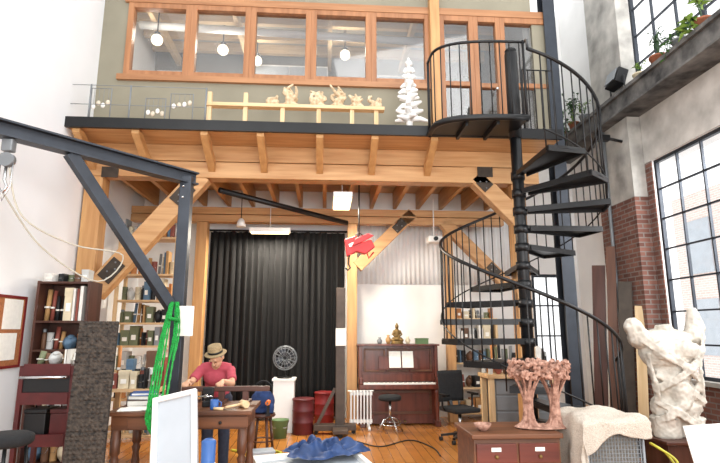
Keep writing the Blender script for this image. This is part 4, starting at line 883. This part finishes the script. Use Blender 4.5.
# ------------------------------------------------------------------ plants on the right ledge
def plant(y,h,n,m,label,spread,leafw=.05,potr=.12,trail=0,lr=2.2,pm=None,lean=.3):
    t=T('potted_plant',label,'plant',(XR-.24 if y<YP+.1 else XR-.34,y,LT),0)
    xm=.2 if y<YP+.1 else .09
    r=random.Random(int(y*100));ph_=potr*1.6
    build(M().lathe([(potr*.7,0),(potr,ph_*.85),(potr*1.1,ph_*.86),(potr*1.1,ph_),(potr*.95,ph_),(potr*.9,ph_*.9)],n=18),'pot',pm or POT,t)
    build(M().lathe([(potr*.9,ph_*.85),(potr*.9,ph_*.9),(.01,ph_*.92)],n=14),'soil',SOIL,t)
    fo=M();st=M()
    for k in range(n):
        a=r.random()*2*PI;q=spread*r.uniform(.3,1);hh_=h*r.uniform(.4,1)
        if trail and r.random()<.45: hh_=-trail*r.random()-ph_*.5;q=lean;a=PI+r.uniform(-.4,.4)
        e=V((q*math.cos(a),q*math.sin(a)*.8,ph_+hh_))
        if e.x>.06: e.x=.06
        mid=V((e.x*.6,e.y*.4,ph_+max(hh_,.05)*.7));st.tube([(0,0,ph_*.88),mid,e],.005,5)
        for j in range(4):
            b=mid.lerp(e,j/3);dr=V((r.uniform(-1,1),r.uniform(-.7,.7),r.uniform(-.4,.6))).normalized();L=leafw*lr*r.uniform(.7,1.3)
            sd=dr.cross(V((0,0,1)))
            if sd.length<.1:sd=V((1,0,0))
            sd=sd.normalized()*leafw*.55;tip=b+dr*L+V((0,0,-L*.25));md=b+dr*L*.5+V((0,0,L*.08))
            pts=[b,md+sd,tip,md-sd]
            for p in pts:p.x=min(p.x,xm)
            fo.quad(*pts)
    build(st,'stems',LEAF3,t);build(fo,'foliage',m,t)
PG=PM['grey'];PC=PM['cream']
for y,h,n,m,l,sp,lw,pr,tr,lr,pm_ in ((9.75,.5,14,LEAF,'thin green potted plant in the far corner of the ledge',.2,.04,.1,.4,3,POT),(9.25,.6,16,LEAF3,'dark trailing potted plant at the far end of the ledge',.2,.055,.1,.5,2,POT),(8.85,.3,10,LEAF2,'pale potted plant between the dark trailing plant and the pier',.14,.03,.09,.2,4,PG),(7.25,.22,8,LEAF2,'small yellow-green plant in a cream pot beside the black floodlight',.09,.03,.1,0,2,PC),(6.78,.5,9,LEAF3,'spiky dark potted plant in a clay pot in the middle of the ledge',.1,.022,.12,0,7,POT),(6.3,.28,11,LEAF,'low trailing potted plant in a grey pot on the ledge',.1,.04,.11,.35,2,PG),(5.86,.5,10,LEAF2,'large-leaved potted plant in a clay pot closest along the ledge',.11,.075,.12,.1,2,POT)):
    plant(y,h,n,m,l,sp,lw,pr,tr,lr,pm_,.26)
t=T('floodlight','black floodlight standing on the ledge among the plants','lamp',(XR-.34,7.72,LT))
build(M().box((0,0,.3),(.18,.34,.28),(0,rad(20),0)),'lamp_body',BLK,t,bev=.015);build(M().box((-.1,0,.34),(.01,.29,.22),(0,rad(20),0)),'lens',GREY,t);build(M().tube([(0,-.2,.28),(0,-.2,.03),(0,.2,.03),(0,.2,.28)],.014),'bracket',BLK,t);build(M().box((0,0,.015),(.14,.14,.03)),'foot',BLK,t)
t=T('wall_camera','black camera on an arm below the ledge pointing into the room','camera',(XR-PD,7.9,4.75))
build(M().cyl((-.001,0,.0),(-.25,0,.05),.025),'arm',BLK,t);build(M().box((-.33,0,.05),(.22,.1,.1)),'camera_head',BLK,t,bev=.01)
solo(M().tube([(XR-PD-.032,8.4,.0),(XR-PD-.032,8.4,LT-.37)],.03,10),'wall_conduit',GREY,'grey vertical pipe on the brick pier','pipe')
# ------------------------------------------------------------------ light
w=bpy.data.worlds.new('world');SC.world=w;w.use_nodes=True
bg=w.node_tree.nodes['Background'];bg.inputs[0].default_value=(.98,.99,1,1);bg.inputs[1].default_value=1.78
def area(loc,target,sx,sy,en,col):
    l=bpy.data.lights.new('daylight_fill','AREA');l.shape='RECTANGLE';l.size=sx;l.size_y=sy;l.energy=en;l.color=col
    o=bpy.data.objects.new('daylight_fill',l);C.objects.link(o);o.location=V(loc);o.rotation_euler=(V(target)-V(loc)).to_track_quat('-Z','Y').to_euler()
area((2.5,1,8),(-.5,8,2),4,4,150,(1,.99,.97))  # unseen lamp added high overhead as a skylight stand-in
area((1.5,-1.5,2.2),(0,9,2.6),4,2.5,290,(1,.99,.97))  # added fill lamp behind the camera, brightens the back of the room
area((7.2,3.6,4.6),(0,8,2.0),3,2.5,440,(1,.99,.98))
area((-2.5,1.5,5.5),(5.2,7.5,3.5),2,2,75,(1,.99,.97))  # unseen fill lamp on the left, aimed at the right wall
SC.view_settings.view_transform='Standard'
